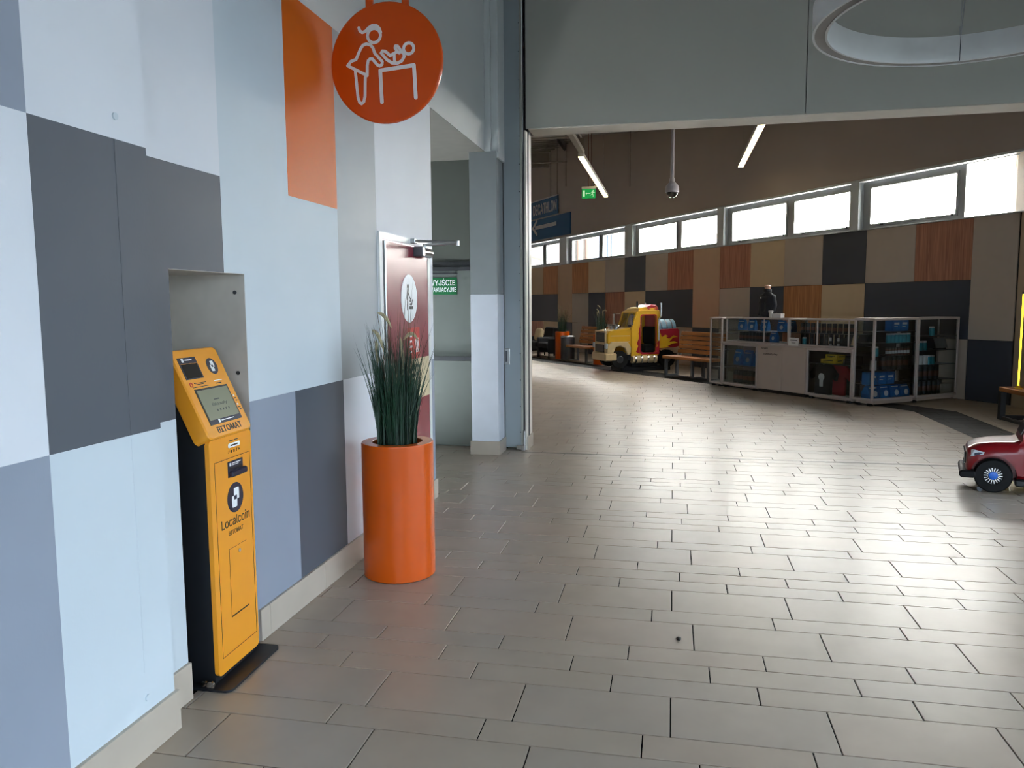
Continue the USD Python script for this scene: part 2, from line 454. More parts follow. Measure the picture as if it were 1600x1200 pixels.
# ---- skirting tiles
sk = thing('baseboard_left', kind='structure')
ys_ = [-4.2, -3.6, -3.0, -2.4, -1.8, -1.2, -0.6, 0.0, 0.58, 1.18, 1.78, 2.525]
for a, b in zip(ys_, ys_[1:]):
    obj('skirting_tile', bx(XN, XN + 0.018, a + .001, b - .001, 0, 0.155, 0.002), 'skirting', sk)
obj('skirting_tile', bx(XM, XM + 0.017, 2.527, 2.735, 0, 0.155, 0.002), 'skirting', sk)
for a, b in ((3.288, 3.372), (3.375, 3.985), (3.988, 4.585), (4.588, 4.955), (6.04, 6.18)):
    obj('skirting_tile', bx(XM, XM + 0.017, a, b, 0, 0.155, 0.002), 'skirting', sk)
for (a, b, c, d) in ((-2.118, -1.792, 8.024, 8.04), (-1.806, -1.790, 8.04, 8.345), (-2.118, -2.103, 8.04, 8.345)):
    obj('skirting_tile', bx(a, b, c, d, 0, 0.147, 0.002), 'skirting2', sk)
obj('skirting_tile', bx(-1.5565, -1.546, 8.36, 8.68, 0, 0.15, 0.002), 'skirting2', sk)

# ---- recess with the emergency exit
rc = thing('wall_recess', kind='structure')
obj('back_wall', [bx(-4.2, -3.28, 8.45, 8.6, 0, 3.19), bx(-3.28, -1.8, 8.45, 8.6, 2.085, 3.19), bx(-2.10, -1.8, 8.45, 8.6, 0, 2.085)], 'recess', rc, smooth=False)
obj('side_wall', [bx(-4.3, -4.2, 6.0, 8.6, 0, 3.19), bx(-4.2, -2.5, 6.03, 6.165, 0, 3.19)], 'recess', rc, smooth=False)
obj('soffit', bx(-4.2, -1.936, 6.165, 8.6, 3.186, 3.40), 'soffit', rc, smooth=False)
pil = thing('trim_1', kind='structure')
obj('pillar_lower', bx(-2.103, -1.808, 8.04, 8.345, 0, 1.717, 0.004), 'pillar_low', pil)
obj('pillar_upper', bx(-2.103, -1.808, 8.04, 8.345, 1.717, 3.186, 0.004), 'pillar_up', pil)
obj('pilaster', [bx(-1.932, -1.868, 8.04, 8.36, 3.186, TOP, 0.004), bx(-1.868, -1.79, 8.06, 8.36, 3.12, TOP, 0.004)], 'bulk', pil)

d2 = thing('door_2', kind='structure')
obj('door_leaf', bx(-3.27, -2.11, 8.452, 8.50, 0.012, 2.03, 0.004), 'exit_door', d2)
obj('door_frame', [bx(-3.33, -3.27, 8.43, 8.52, 0, 2.08), bx(-3.33, -2.105, 8.43, 8.52, 2.035, 2.085)], 'steel_dark', d2)
cl = obj('door_closer', [bx(-2.75, -2.12, 8.405, 8.452, 1.985, 2.03, 0.004), bx(-2.72, -2.35, 8.39, 8.43, 1.945, 1.965, 0.004)], 'steel_dark', d2)
pb = obj('panic_bar', [bx(-3.2, -2.125, 8.37, 8.40, 0.985, 1.035, 0.006), bx(-3.2, -3.12, 8.38, 8.452, 0.96, 1.06, 0.006), bx(-2.2, -2.125, 8.38, 8.452, 0.96, 1.06, 0.006)], 'steel_dark', d2)
sg = thing('exit_notice', 'green rectangular emergency exit notice on the grey door in the recess', 'sign', (-2.722, 8.444, 1.722))
obj('plate', bx(0, 0.360, 0, 0.006, 0, 0.188), 'green_sign', sg)
obj('lettering', [text('WYJŚCIE', 0.060, (0.034, 0.0005, 0.103), 0.305, .002, True), text('EWAKUACYJNE', 0.046, (0.015, 0.0005, 0.032), 0.335, .002, True)], 'white_print', sg)
obj('border', [bx(.005, .355, -0.0015, 0, .178, .182), bx(.005, .355, -0.0015, 0, .006, .010), bx(.005, .009, -0.0015, 0, .006, .182), bx(.351, .355, -0.0015, 0, .006, .182)], 'green_sign', sg)

# ---- gate leaf, slot and jamb beside the opening
gt = thing('trim_2', kind='structure')
lf = obj('gate_leaf', [bx(-1.806, -1.605, 8.36, 8.42, 0.03, TOP, 0.003)], 'gate2', gt)
obj('leaf_edge', [bx(-1.624, -1.598, 8.352, 8.36, 0.03, TOP, 0.002)], 'gate', gt)
hd = obj('pull_handle', [bx(-1.806, -1.745, 8.352, 8.361, 0.95, 1.13, 0.003)], 'steel', gt)
obj('handle_recess', bx(-1.795, -1.772, 8.350, 8.353, 0.98, 1.10), 'steel_dark', gt)
for i in range(22):
    obj('screw', cyl((-1.63, 8.361, 0.2 + i * 0.29), (-1.63, 8.357, 0.2 + i * 0.29), 0.006, n=8), 'steel_dark', gt)
obj('dark_gap', bx(-1.60, -1.552, 8.45, 8.5, 0, TOP), 'slot', gt)
obj('gap_strip', [bx(-1.600, -1.586, 8.40, 8.45, 0, TOP), bx(-1.590, -1.582, 8.37, 8.45, 0.05, 3.45)], 'steel_dark', gt)
obj('foot_bracket', [bx(-1.67, -1.615, 8.31, 8.36, 0.012, 0.06, 0.003), bx(-1.615, -1.57, 8.29, 8.36, 0.005, 0.065, 0.006)], 'steel', gt)
obj('guide_rod', cyl((-1.585, 8.34, 0.06), (-1.585, 8.34, 0.22), 0.012), 'steel', gt)

wp = thing('wall_partition', kind='structure')
obj('jamb', bx(-1.580, -1.557, 8.36, 8.67, 0, 3.45, 0.004), 'jamb', wp)
obj('partition_body', [bx(-11.5, -1.56, 8.50, 8.67, 0, TOP)], 'bulk', wp, smooth=False)
lp = [-1.552, 1.25, 4.05, 5.2]
for a, b in zip(lp, lp[1:]):
    obj('header_panel', bx(a + .003, b - .003, 8.300, 8.34, 3.452, TOP, 0.004), 'gate', wp)
obj('header_core', bx(-1.54, 5.2, 8.335, 8.66, 3.47, 6.9), 'slot', wp, smooth=False)
obj('header_back', bx(-11.5, 5.2, 8.655, 8.68, 3.45, 6.9), 'upper_wall', wp, smooth=False)
obj('header_underside', bx(-1.53, 5.2, 8.325, 8.67, 3.448, 3.475, 0.006), 'jamb', wp)
obj('gap_filler', bx(-11.5, -1.56, 8.5, 8.67, TOP, 6.95), 'bulk', wp, smooth=False)

# ---- back wall: panels, window band and upper wall.  local x = -s, front faces -y
CX, CY, ANG = 5.123, 13.275, 123.3 - 180
wb = thing('wall_back', loc=(CX, CY, 0), rotz=ANG, kind='structure')
S1 = 26.2
obj('wall_core', [bx(-S1, 0.4, 0.022, 0.30, 0, 2.945)], 'slot', wb, smooth=False)
obj('upper_wall', bx(-S1, 0.4, 0.0, 0.30, 3.875, 6.95), 'upper_wall', wb, smooth=False)
obj('window_lintel', bx(-S1, 0.4, -0.012, 0.02, 3.845, 3.885, 0.004), 'alu_light', wb)
obj('window_sill', bx(-S1, 0.4, -0.008, 0.28, 2.94, 2.962, 0.003), 'alu', wb)
SC = [0.0, 0.76, 1.845, 2.926, 4.022, 5.123, 6.228, 7.347, 8.443, 9.595, 10.723, 11.874, 13.05, 14.184, 15.363, 16.492, 17.727, 18.9, 20.1, 21.3, 22.5, 23.7, 25.0, 26.2]
R1, R2 = 0.99, 1.952


def panel(i, j, z0, z1, m):
    g = 0.0035
    obj('wall_panel', bx(-SC[j] + g, -SC[i] - g, 0.0, 0.02, z0 + g, z1 - g, 0.0015), m, wb, smooth=False)


row1 = ['T', 'p_wood', 'p_beige', 'p_navy', 'p_beige', 'p_cream', 'p_wood', 'T2', 'p_wood', 'p_beige', 'p_navy', 'p_beige', 'p_cream', 'p_wood2', 'T2', 'p_wood2', 'p_cream', 'p_wood', 'p_beige', 'p_navy', 'p_cream', 'p_wood', 'p_beige']
row2 = [None, 'N2', None, 'p_cream', 'p_wood2', 'p_navy', 'p_beige', None, 'N2', None, 'p_cream', 'p_wood', 'p_navy', 'p_beige', None, 'N2', None, 'p_cream', 'p_navy', 'p_beige', 'p_wood', 'p_cream', 'p_navy']
row3 = ['p_navy', 'p_beige', 'p_navy', 'p_cream', 'p_wood', 'p_navy', 'p_beige', 'p_navy', 'p_beige', 'p_cream', 'p_navy', 'p_beige', 'p_navy', 'p_beige', 'p_navy', 'p_cream', 'p_wood', 'p_beige', 'p_navy', 'p_cream', 'p_navy', 'p_beige', 'p_wood']
for i, m in enumerate(row1):
    if m[0] == 'T':
        panel(i, i + 1, R1, 2.94, 'p_beige' if m == 'T' else 'p_tall')
    else:
        panel(i, i + 1, R2, 2.94, m)
for i, m in enumerate(row2):
    if m == 'N2':
        panel(i, i + 2, R1, R2, 'p_navy')
    elif m:
        panel(i, i + 1, R1, R2, m)
for i, m in enumerate(row3):
    panel(i, i + 1, 0.004, R1, m)

ZS, ZT = 2.962, 3.845
units = [(0.0, 3.149, [(0.02, 1.03, 1), (1.176, 2.95, 0)]), (3.36, 7.24, [(3.46, 4.97, 0), (5.228, 7.03, 0)]), (7.50, 11.45, [(7.57, 9.12, 0), (9.36, 11.24, 0)]),
         (11.90, 15.80, [(11.96, 13.40, 0), (13.64, 15.56, 0)]), (16.36, 20.2, [(16.43, 17.66, 0), (17.95, 19.9, 0)])]
for a, b in ((3.149, 3.36), (7.24, 7.50), (11.45, 11.90), (15.80, 16.36), (20.2, 26.2)):
    obj('window_post', bx(-b, -a, 0.0, 0.26, ZS, ZT, 0.005), 'alu_light', wb)
for n, (a, b, sashes) in enumerate(units):
    w = thing('window_%d' % (n + 1), loc=(CX, CY, 0), rotz=ANG, kind='structure')
    _names['/World/window_%d' % (n + 1)] = 0
    hole = sbox(-b, ZS, -a, ZT)
    for (p, q, fixed) in sashes:
        z0, z1 = (ZS + 0.012, ZT - 0.012) if fixed else (3.05, 3.715)
        hole = hole.difference(rrect(-q, -p, z0, z1, 0.02))
        obj('pane', bx(-q - .01, -p + .01, 0.15, 0.156, z0 - .01, z1 + .01), 'pane', w, smooth=False)
        if not fixed:
            e = 0.035
            fr = rrect(-q - e, -p + e, z0 - e, z1 + e, 0.01).difference(rrect(-q, -p, z0, z1, 0.02))
            sashm = obj('sash', ext(fr, 0.03, (0, 0.095, 0)), 'alu', w, smooth=False)
            obj('latch', [bx(-q + .25, -q + .33, 0.07, 0.1, z0 - .04, z0 - .01, .004), bx(-p - .07, -p - .04, 0.075, 0.1, z0 - .03, z0 + .01, .004)], 'steel_dark', w)
    obj('window_frame', ext(hole, 0.06, (0, 0.12, 0)), 'alu', w, smooth=False)

# ---- right wall: solid beside the benches, glazed shop front beside the camera
wr = thing('wall_right', kind='structure')
XR = 5.15
obj('wall_body', bx(XR, XR + 0.3, 8.0, 13.6, 0, 6.95), 'right_wall', wr, smooth=False)
obj('wall_body', [bx(XR, XR + 0.3, -4.2, 8.0, 3.2, TOP), bx(XR, XR + 0.3, 7.3, 8.0, 0, 3.2), bx(XR, XR + 0.3, -4.2, -3.6, 0, 3.2), bx(XR, XR + 0.3, -3.6, 7.3, 0, 0.25)], 'shell', wr, smooth=False)
wn = thing('window_6', kind='structure')
_names['/World/window_6'] = 0
yy = np.linspace(-3.6, 7.3, 7)
for a in yy:
    obj('mullion', bx(XR, XR + 0.1, a - 0.035, a + 0.035, 0.25, 3.2), 'alu', wn)
for z in (0.25, 2.3, 3.15):
    obj('transom', bx(XR, XR + 0.1, -3.6, 7.3, z, z + 0.06), 'alu', wn)
for a, b in zip(yy, yy[1:]):
    obj('pane', bx(XR + 0.045, XR + 0.051, a, b, 0.3, 3.16), 'solar_pane', wn, smooth=False)
# ---- wall behind the camera, glazed entrance
wf = thing('wall_front', kind='structure')
obj('wall_body', [bx(-2.6, XR + .3, -4.5, -4.2, 3.4, TOP), bx(-2.6, -1.2, -4.5, -4.2, 0, 3.4), bx(4.6, XR + .3, -4.5, -4.2, 0, 3.4)], 'shell', wf, smooth=False)
wn = thing('window_7', kind='structure')
_names['/World/window_7'] = 0
for a in np.linspace(-1.2, 4.6, 5):
    obj('mullion', bx(a - .035, a + .035, -4.4, -4.3, 0, 3.4), 'alu', wn)
obj('pane', bx(-1.2, 4.6, -4.355, -4.349, 0, 3.4), 'solar_pane', wn, smooth=False)
# ---- ceilings
cl_ = thing('ceiling', kind='structure')
obj('front_ceiling', bx(-2.6, XR + .3, -4.5, 8.4, TOP, TOP + 0.2), 'ceiling', cl_, smooth=False)
deck = []
for q in np.arange(8.66, 34.3, 0.30):
    xw = min(5.4, 5.3 - (q - 13.275) * 0.657)
    pf = [(q, 6.90), (q + 0.10, 6.90), (q + 0.14, 7.05), (q + 0.26, 7.05), (q + 0.30, 6.90), (q + 0.30, 6.915), (q + 0.265, 7.065), (q + 0.135, 7.065), (q + 0.095, 6.915), (q, 6.915)]
    deck.append(ext(Polygon(pf), xw + 11.6, (-11.6, 0, 0), 'side'))
obj('roof_deck', deck, 'deck', cl_, smooth=False)
for (yb, zb) in ((12.6, 6.62), (17.6, 6.62), (22.6, 6.62), (27.6, 6.62)):
    xe = min(5.2, 5.1 - (yb - 13.275) * 0.657)
    obj('roof_beam', [bx(-11.5, xe, yb - .09, yb + .09, 6.86, 6.9), bx(-11.5, xe, yb - .012, yb + .012, zb - .2, 6.86), bx(-11.5, xe, yb - .09, yb + .09, zb - .24, zb - .2)], 'beam', cl_, smooth=False)
for xb in (-9.5, -6.5, -3.6):
    obj('roof_purlin', [bx(xb - .05, xb + .05, 8.7, 33, 6.72, 6.9)], 'beam_dark', cl_, smooth=False)
obj('roof_conduit', [tube([(-9, 21.5, 6.1), (-2.5, 21.5, 6.1), (-2.5, 15, 6.1)], 0.03), tube([(-8, 24.0, 5.9), (-3.2, 24.0, 5.9)], 0.025)], 'beam', cl_)
obj('hanger_rod', [cyl((x, yq, 4.8), (x, yq, 6.9), 0.008, n=6) for x, yq in ((-4.3, 21.5), (-2.9, 21.5), (-3.5, 24), (-1.2, 22.0))], 'beam_dark', cl_)
wx = thing('wall_far', kind='structure')
obj('wall_body', [bx(-11.8, -11.5, 8.5, 34.5, 0, 6.95), bx(-11.8, -8.7, 34.2, 34.5, 0, 6.95)], 'upper_wall', wx, smooth=False)
# ---- outside
gd = thing('ground', kind='structure')
_g = trimesh.creation.extrude_polygon(Polygon([(5.5, 13.4), (5.5, 34.6), (-8.4, 34.6)]), 0.1, engine='earcut')
_g.apply_translation([0, 0, -0.25])
obj('paving', _g, 'asphalt', gd, smooth=False)
obj('paving', [bx(5.5, 80, -60, 90, -0.25, -0.15), bx(-80, 5.5, -60, -4.6, -0.25, -0.15), bx(-80, 5.5, 34.6, 120, -0.25, -0.15)], 'asphalt', gd, smooth=False)
nb = thing('neighbouring_store', 'salmon clad store building with blue fascia seen through the high windows', 'building', (CX, CY, 0), ANG)
def block_up(poly, z0, z1):
    m = trimesh.creation.extrude_polygon(Polygon(poly), z1 - z0, engine='earcut')
    m.apply_translation([0, 0, z0])
    return m


obj('wall', block_up([(-75, 14), (-40.8, 14), (-73, 30), (-75, 30)], -0.2, 13), 'salmon', nb, smooth=False)
obj('blue_cladding', block_up([(-40.8, 13.9), (-37.8, 13.9), (-71, 30), (-73, 30), (-40.8, 14)], -0.2, 13), 'cladding_blue', nb, smooth=False)
obj('white_strip', [bx(-42.2 - i * 1.3, -41.9 - i * 1.3, 13.85, 14, -0.2, 13) for i in range(3)], 'cladding_white', nb, smooth=False)
obj('cladding_rib', [bx(-39.2 + i * 0.55, -39.0 + i * 0.55, 13.84, 13.9, 3, 13) for i in range(3)], 'cladding_white', nb, smooth=False)
obj('low_roof', ext(Polygon([(-75, 9.5), (-49, 5.0), (-46, 4.5), (-46, 0), (-75, 0)]), 0.4, (0, 13.5, 0)), 'cladding_white', nb, smooth=False)
#@@OBJECTS
# ================================================================= OBJECTS
# ---- burgundy door in the left wall.  local x runs along +y of the room, front faces the hall
d1 = thing('door_1', loc=(-1.932, 4.965, 0), rotz=90, kind='structure')
fr = sbox(-0.012, 0, 1.085, 2.10).difference(sbox(0.045, -1, 1.035, 2.055))
obj('door_frame', ext(fr, 0.11, (0, -0.016, 0)), 'door_frame', d1, smooth=False)
obj('hinge_strip', [bx(0.047, 0.062, -0.010, 0.03, 0.01, 2.05), bx(0.062, 0.085, -0.028, 0.01, 0.01, 2.045, 0.004)], 'steel', d1)
leaf = obj('door_leaf', [bx(0.088, 1.032, -0.012, 0.03, 0.008, 2.045, 0.003)], 'door_red', d1)
obj('door_band', bx(0.0885, 1.0315, -0.0135, -0.011, 0.890, 1.203), 'door_cream', d1, smooth=False)
plq = obj('round_sign', move(lathe([(0, 0), (0.176, 0), (0.178, 0.002), (0.176, 0.004), (0, 0.004)], 48), (0.575, -0.012, 1.657), rx=90), 'white_print', d1)


def stroke(pts, w=0.016):
    return LineString(pts).buffer(w / 2, quad_segs=4)


pic = unary_union([Point(0.545, 1.745).buffer(0.019), stroke([(0.545, 1.722), (0.525, 1.66)], .03), stroke([(0.54, 1.715), (0.575, 1.665), (0.60, 1.655)], .012),
                   stroke([(0.523, 1.655), (0.523, 1.575)], .012), stroke([(0.575, 1.59), (0.64, 1.59)], .022), stroke([(0.585, 1.615), (0.625, 1.615), (0.64, 1.645)], .014), Point(0.59, 1.64).buffer(0.012)])
obj('changing_symbol', ext(pic, 0.001, (0, -0.0168, 0)), 'black_print', plq, smooth=False)
nt = obj('paper_notice', bx(0.53, 0.80, -0.0145, -0.012, 1.205, 1.44), 'red_print', d1, smooth=False)
obj('notice_print', [bx(0.70 + i * 0.018, 0.709 + i * 0.018, -0.0155, -0.0144, 1.25, 1.25 + (0.10, 0.12, 0.09, 0.11)[i]) for i in range(4)] + [bx(0.55, 0.62, -0.0155, -0.0144, 1.25 + i * .04, 1.265 + i * .04) for i in range(4)], 'white_print', nt, smooth=False)
dc = obj('door_closer', [bx(0.70, 0.76, -0.085, -0.012, 1.975, 2.045, 0.006), cyl((0.76, -.05, 2.01), (0.97, -.05, 2.01), 0.036, n=24)], 'steel', d1)
obj('end_cap', bx(0.692, 0.702, -0.087, -0.012, 1.973, 2.047, 0.004), 'steel_dark', dc)
obj('closer_arm', [cyl((0.86, -0.05, 2.04), (0.86, -0.05, 2.078), 0.014), tube([(0.86, -0.05, 2.07), (0.80, -0.33, 2.07)], 0.010), tube([(0.80, -0.33, 2.078), (0.655, -0.03, 2.085)], 0.010), cyl((0.80, -0.33, 2.055), (0.80, -0.33, 2.09), 0.014), bx(0.62, 0.69, -0.05, -0.012, 2.065, 2.10, .004)], 'steel', dc)
obj('threshold', bx(0.0, 1.07, 0.0, 0.12, -0.01, 0.004), 'rail', d1)

# ---- self-service cash kiosk standing in the niche
ks = thing('cash_kiosk', 'slim orange self-service cash kiosk with black sides in the wall niche', 'kiosk', (-1.862, 2.83, 0), 91.5)
bd = obj('cabinet_body', [ext(Polygon([(0.018, 0.012), (0.018, 1.046), (0.06, 1.05), (0.225, 1.38), (0.31, 1.38), (0.31, 0.012)]), 0.333, (0.013, 0, 0), 'side')], 'black_metal', ks, smooth=False)
obj('base_plate', ext(rrect(-0.035, 0.415, -0.075, 0.30, 0.03), 0.010, (0, 0, 0.001), 'up'), 'black_metal', ks)
fp = obj('front_panel', ext(rrect(0.012, 0.352, 0.040, 1.058, 0.022), 0.020, (0, 0.0, 0)), 'kiosk', ks, smooth=20)
ring = sbox(0.046, 0.108, 0.336, 0.958).difference(sbox(0.0485, 0.1105, 0.3335, 0.9555))
obj('door_groove', ext(ring, 0.001, (0, -0.0008, 0)), 'black_print', fp, smooth=False)
obj('hatch_groove', [bx(0.130, 0.132, -0.0008, 0.001, 0.262, 0.562), bx(0.130, 0.275, -0.0008, 0.001, 0.5610, 0.5625), bx(0.130, 0.277, -0.0012, 0.001, 0.258, 0.264)], 'black_print', fp, smooth=False)
obj('lock', [cyl((0.213, -0.004, 0.535), (0.213, 0.003, 0.535), 0.0085, n=16)], 'chrome', fp)
sl = obj('bill_slot', [bx(0.148, 0.270, -0.004, 0.004, 0.872, 0.942, 0.002), bx(0.152, 0.28, -0.022, 0.0, 0.874, 0.902, 0.006)], 'navy_print', fp)
obj('slot_mouth', bx(0.158, 0.26, -0.0046, -0.003, 0.905, 0.915), 'black', sl)
obj('slot_print', [bx(0.157, 0.170, -0.0048, -0.003, 0.922, 0.936), bx(0.178, 0.25, -0.0048, -0.003, 0.930, 0.934), bx(0.178, 0.23, -0.0048, -0.003, 0.923, 0.926)], 'white_print', sl, smooth=False)


def mark(cx, cz, r):
    """The round emblem: navy disc, two overlapping light squares with a dark square between them."""
    a, q = r * 0.44, r * 0.20
    l = unary_union([rrect(cx - q * 0.9, cx + a, cz - q * 0.7, cz + a * 1.45, r * .08), rrect(cx - a, cx + q * 0.9, cz - a * 1.45, cz + q * 0.7, r * .08)])
    return Point(cx, cz).buffer(r, quad_segs=12), l.difference(sbox(cx - q * 0.9, cz - q * 0.7, cx + q * 0.9, cz + q * 0.7))


disc, lite = mark(0.200, 0.777, 0.066)
em = obj('round_emblem', ext(disc, 0.001, (0, -0.0009, 0)), 'navy_print', fp, smooth=False)
obj('emblem_mark', ext(lite, 0.0008, (0, -0.0016, 0)), 'white_print', em, smooth=False)
obj('lettering', [text('Localcoin', 0.040, (0.076, -0.0002, 0.660), 0.236, .001), text('BITOMAT', 0.019, (0.132, -0.0002, 0.621), 0.122, .001)], 'black_print', fp, smooth=False)
obj('web_label', ext(rrect(0.158, 0.256, 1.000, 1.020, 0.008), 0.001, (0, -0.0009, 0)), 'white_print', fp, smooth=False)
obj('small_print', [bx(0.178, 0.236, -0.0018, -0.0008, 1.007, 1.013), bx(0.165, 0.20, -0.001, 0.0, 1.029, 1.033), bx(0.208, 0.24, -0.001, 0.0, 1.029, 1.033)] +
    [ext(s_, 0.001, (0, -0.0009, 0)) for s_ in (stroke([(0.160, 0.979), (0.166, 0.989)], .003), Point(0.183, 0.984).buffer(0.006), sbox(.200, .978, .209, .990).difference(sbox(.2025, .981, .2065, .987)), stroke([(0.226, 0.978), (0.226, 0.990), (0.230, 0.990)], .003), Polygon([(.243, .979), (.243, .990), (.253, .985)]))], 'black_print', fp, smooth=False)
# the tilted head: built flat in its own frame (x across, z up the slope), then tilted
HB, HV = np.array([0.0, -0.020, 1.064]), np.array([0.0, 0.170, 0.367]) / math.hypot(0.170, 0.367)
HN = np.array([0.0, HV[2], -HV[1]])
HL = math.hypot(0.170, 0.367)


def head(m):
    m = m.copy()
    v = m.vertices
    m.vertices = HB + np.outer(v[:, 0], [1, 0, 0]) + np.outer(v[:, 1], HN) + np.outer(v[:, 2], HV)
    return m


def slab(x0, x1, z0, z1, r, d, b):
    a, c = rrect(x0, x1, z0, z1, r), rrect(x0 + b, x1 - b, z0 + b, z1 - b, max(r - b, .001))
    P = lambda g, yv: np.array([(p[0], yv, p[1]) for p in g.exterior.coords])
    return hullpts(np.vstack([P(c, 0), P(a, b), P(a, d - b), P(c, d)]))


hd_ = obj('head_panel', head(slab(-0.006, 0.338, 0, HL, 0.026, 0.078, 0.006)), 'kiosk', ks, smooth=35)
sc = obj('display_bezel', head(bx(0.042, 0.292, -0.0012, 0.002, 0.058, 0.222)), 'black_print', hd_, smooth=False)
obj('display', head(bx(0.052, 0.284, -0.0020, 0.0, 0.079, 0.214)), 'screen', sc, smooth=False)
obj('display_banner', head(bx(0.044, 0.290, -0.0022, 0.0, 0.060, 0.079)), 'navy_print', sc, smooth=False)
obj('banner_print', [head(bx(0.108, 0.122, -0.0028, -0.002, 0.062, 0.078)), head(bx(0.13, 0.23, -0.0028, -0.002, 0.068, 0.072))], 'white_print', sc, smooth=False)
obj('display_text', [head(bx(0.145, 0.185, -0.0026, -0.0018, 0.163, 0.168)), head(text('Bitomaty', 0.013, (0.115, -0.0018, 0.138), 0.115, .0006))] + [head(bx(0.135 + i * .022, 0.142 + i * .022, -0.0026, -0.0018, 0.112, 0.121)) for i in range(5)], 'grey_print', sc, smooth=False)
cm = obj('camera_window', head(bx(0.022, 0.150, -0.0012, 0.002, 0.268, 0.366)), 'navy_print', hd_, smooth=False)
obj('window_glass', head(bx(0.032, 0.142, -0.0020, 0.0, 0.273, 0.336)), 'screen_dark', cm, smooth=False)
obj('window_trim', [head(bx(0.030, 0.144, -0.0018, 0.0, 0.337, 0.3385))], 'kiosk', cm, smooth=False)
obj('window_print', [head(bx(0.045, 0.060, -0.0020, -0.001, 0.345, 0.362)), head(bx(0.068, 0.12, -0.0020, -0.001, 0.352, 0.357))], 'white_print', cm, smooth=False)
disc, lite = mark(0.248, 0.314, 0.038)
em = obj('head_emblem', head(ext(disc, 0.001, (0, -0.001, 0))), 'navy_print', hd_, smooth=False)
obj('emblem_mark', head(ext(lite, 0.0008, (0, -0.0017, 0))), 'white_print', em, smooth=False)
obj('lettering', head(text('BITOMAT', 0.026, (0.070, -0.0003, 0.020), 0.194, .001, True)), 'black_print', hd_, smooth=False)
obj('red_mark', head(ext(Point(0.040, 0.245).buffer(0.011).difference(Point(0.040, 0.245).buffer(0.006)), 0.001, (0, -0.001, 0))), 'red_print', hd_, smooth=False)
obj('small_print', [head(bx(0.062, 0.15, -0.001, 0.0, 0.247, 0.2495)), head(bx(0.062, 0.13, -0.001, 0.0, 0.241, 0.2435)), head(bx(0.045, 0.16, -0.001, 0.0, 0.230, 0.2325)), head(bx(0.215, 0.26, -0.001, 0.0, 0.232, 0.236)), head(bx(0.300, 0.318, -0.001, 0.0, 0.150, 0.154)), head(bx(0.306, 0.318, -0.001, 0.0, 0.138, 0.142)), head(bx(0.300, 0.318, -0.001, 0.0, 0.106, 0.110)), head(bx(0.306, 0.318, -0.001, 0.0, 0.095, 0.099))], 'black_print', hd_, smooth=False)
obj('white_dots', [head(bx(0.301, 0.311, -0.001, 0.0, 0.160, 0.168)), head(bx(0.301, 0.311, -0.001, 0.0, 0.118, 0.126)), head(bx(0.21, 0.275, -0.001, 0.0, 0.245, 0.248))], 'white_print', hd_, smooth=False)
obj('caster', [cyl((-0.028, 0.02, 0.022), (-0.018, 0.02, 0.022), 0.018, n=14), cyl((-0.028, 0.05, 0.03), (-0.018, 0.05, 0.03), 0.012, n=14)], 'chrome', ks)

# ---- tall orange planter with ornamental grass
PZ = 0.805


def grass(seed, n, r0, hlo, hhi, spread):
    rg = random.Random(seed)
    V, F = [], []
    for _ in range(n):
        a, q = rg.uniform(0, 2 * PI), r0 * math.sqrt(rg.random())
        x, y0 = q * math.cos(a), q * math.sin(a)
        h = rg.uniform(hlo, hhi) if rg.random() < 0.9 else hhi * rg.uniform(1.0, 1.18)
        la = a + rg.gauss(0, 0.7)
        lean = abs(rg.gauss(0, 1)) * spread * h * 0.5
        w, fa = rg.uniform(0.0026, 0.0050), rg.uniform(0, PI)
        dx, dy = w * math.cos(fa), w * math.sin(fa)
        b0 = len(V)
        for i in range(7):
            t = i / 6
            k_ = (1 - t) ** 0.6 if i < 6 else 0.05
            cx, cy, cz = x + lean * math.cos(la) * t ** 1.8, y0 + lean * math.sin(la) * t ** 1.8, h * (t - 0.04 * t * t * lean)
            V += [(cx - dx * k_, cy - dy * k_, cz), (cx + dx * k_, cy + dy * k_, cz)]
            if i:
                j = b0 + 2 * i
                F += [(j - 2, j - 1, j), (j - 1, j + 1, j)]
    V = np.array(V)
    V[:, 0] = np.where(V[:, 0] < -0.22, -0.22 + (V[:, 0] + 0.22) * 0.35, V[:, 0])
    return trimesh.Trimesh(V, np.array(F), process=False)


def seed_head(p, q, drop):
    """A drooping plume from p bending over to q."""
    p, q = np.array(p, float), np.array(q, float)
    pts = [p + (q - p) * t + np.array([0, 0, drop * math.sin(PI * t * 0.9)]) for t in np.linspace(0, 1, 9)]
    rad = [0.003, 0.007, 0.0095, 0.011, 0.0115, 0.011, 0.009, 0.006, 0.002]
    return trimesh.util.concatenate([cyl(pts[i], pts[i + 1], rad[i], rad[i + 1], n=8) for i in range(8)])


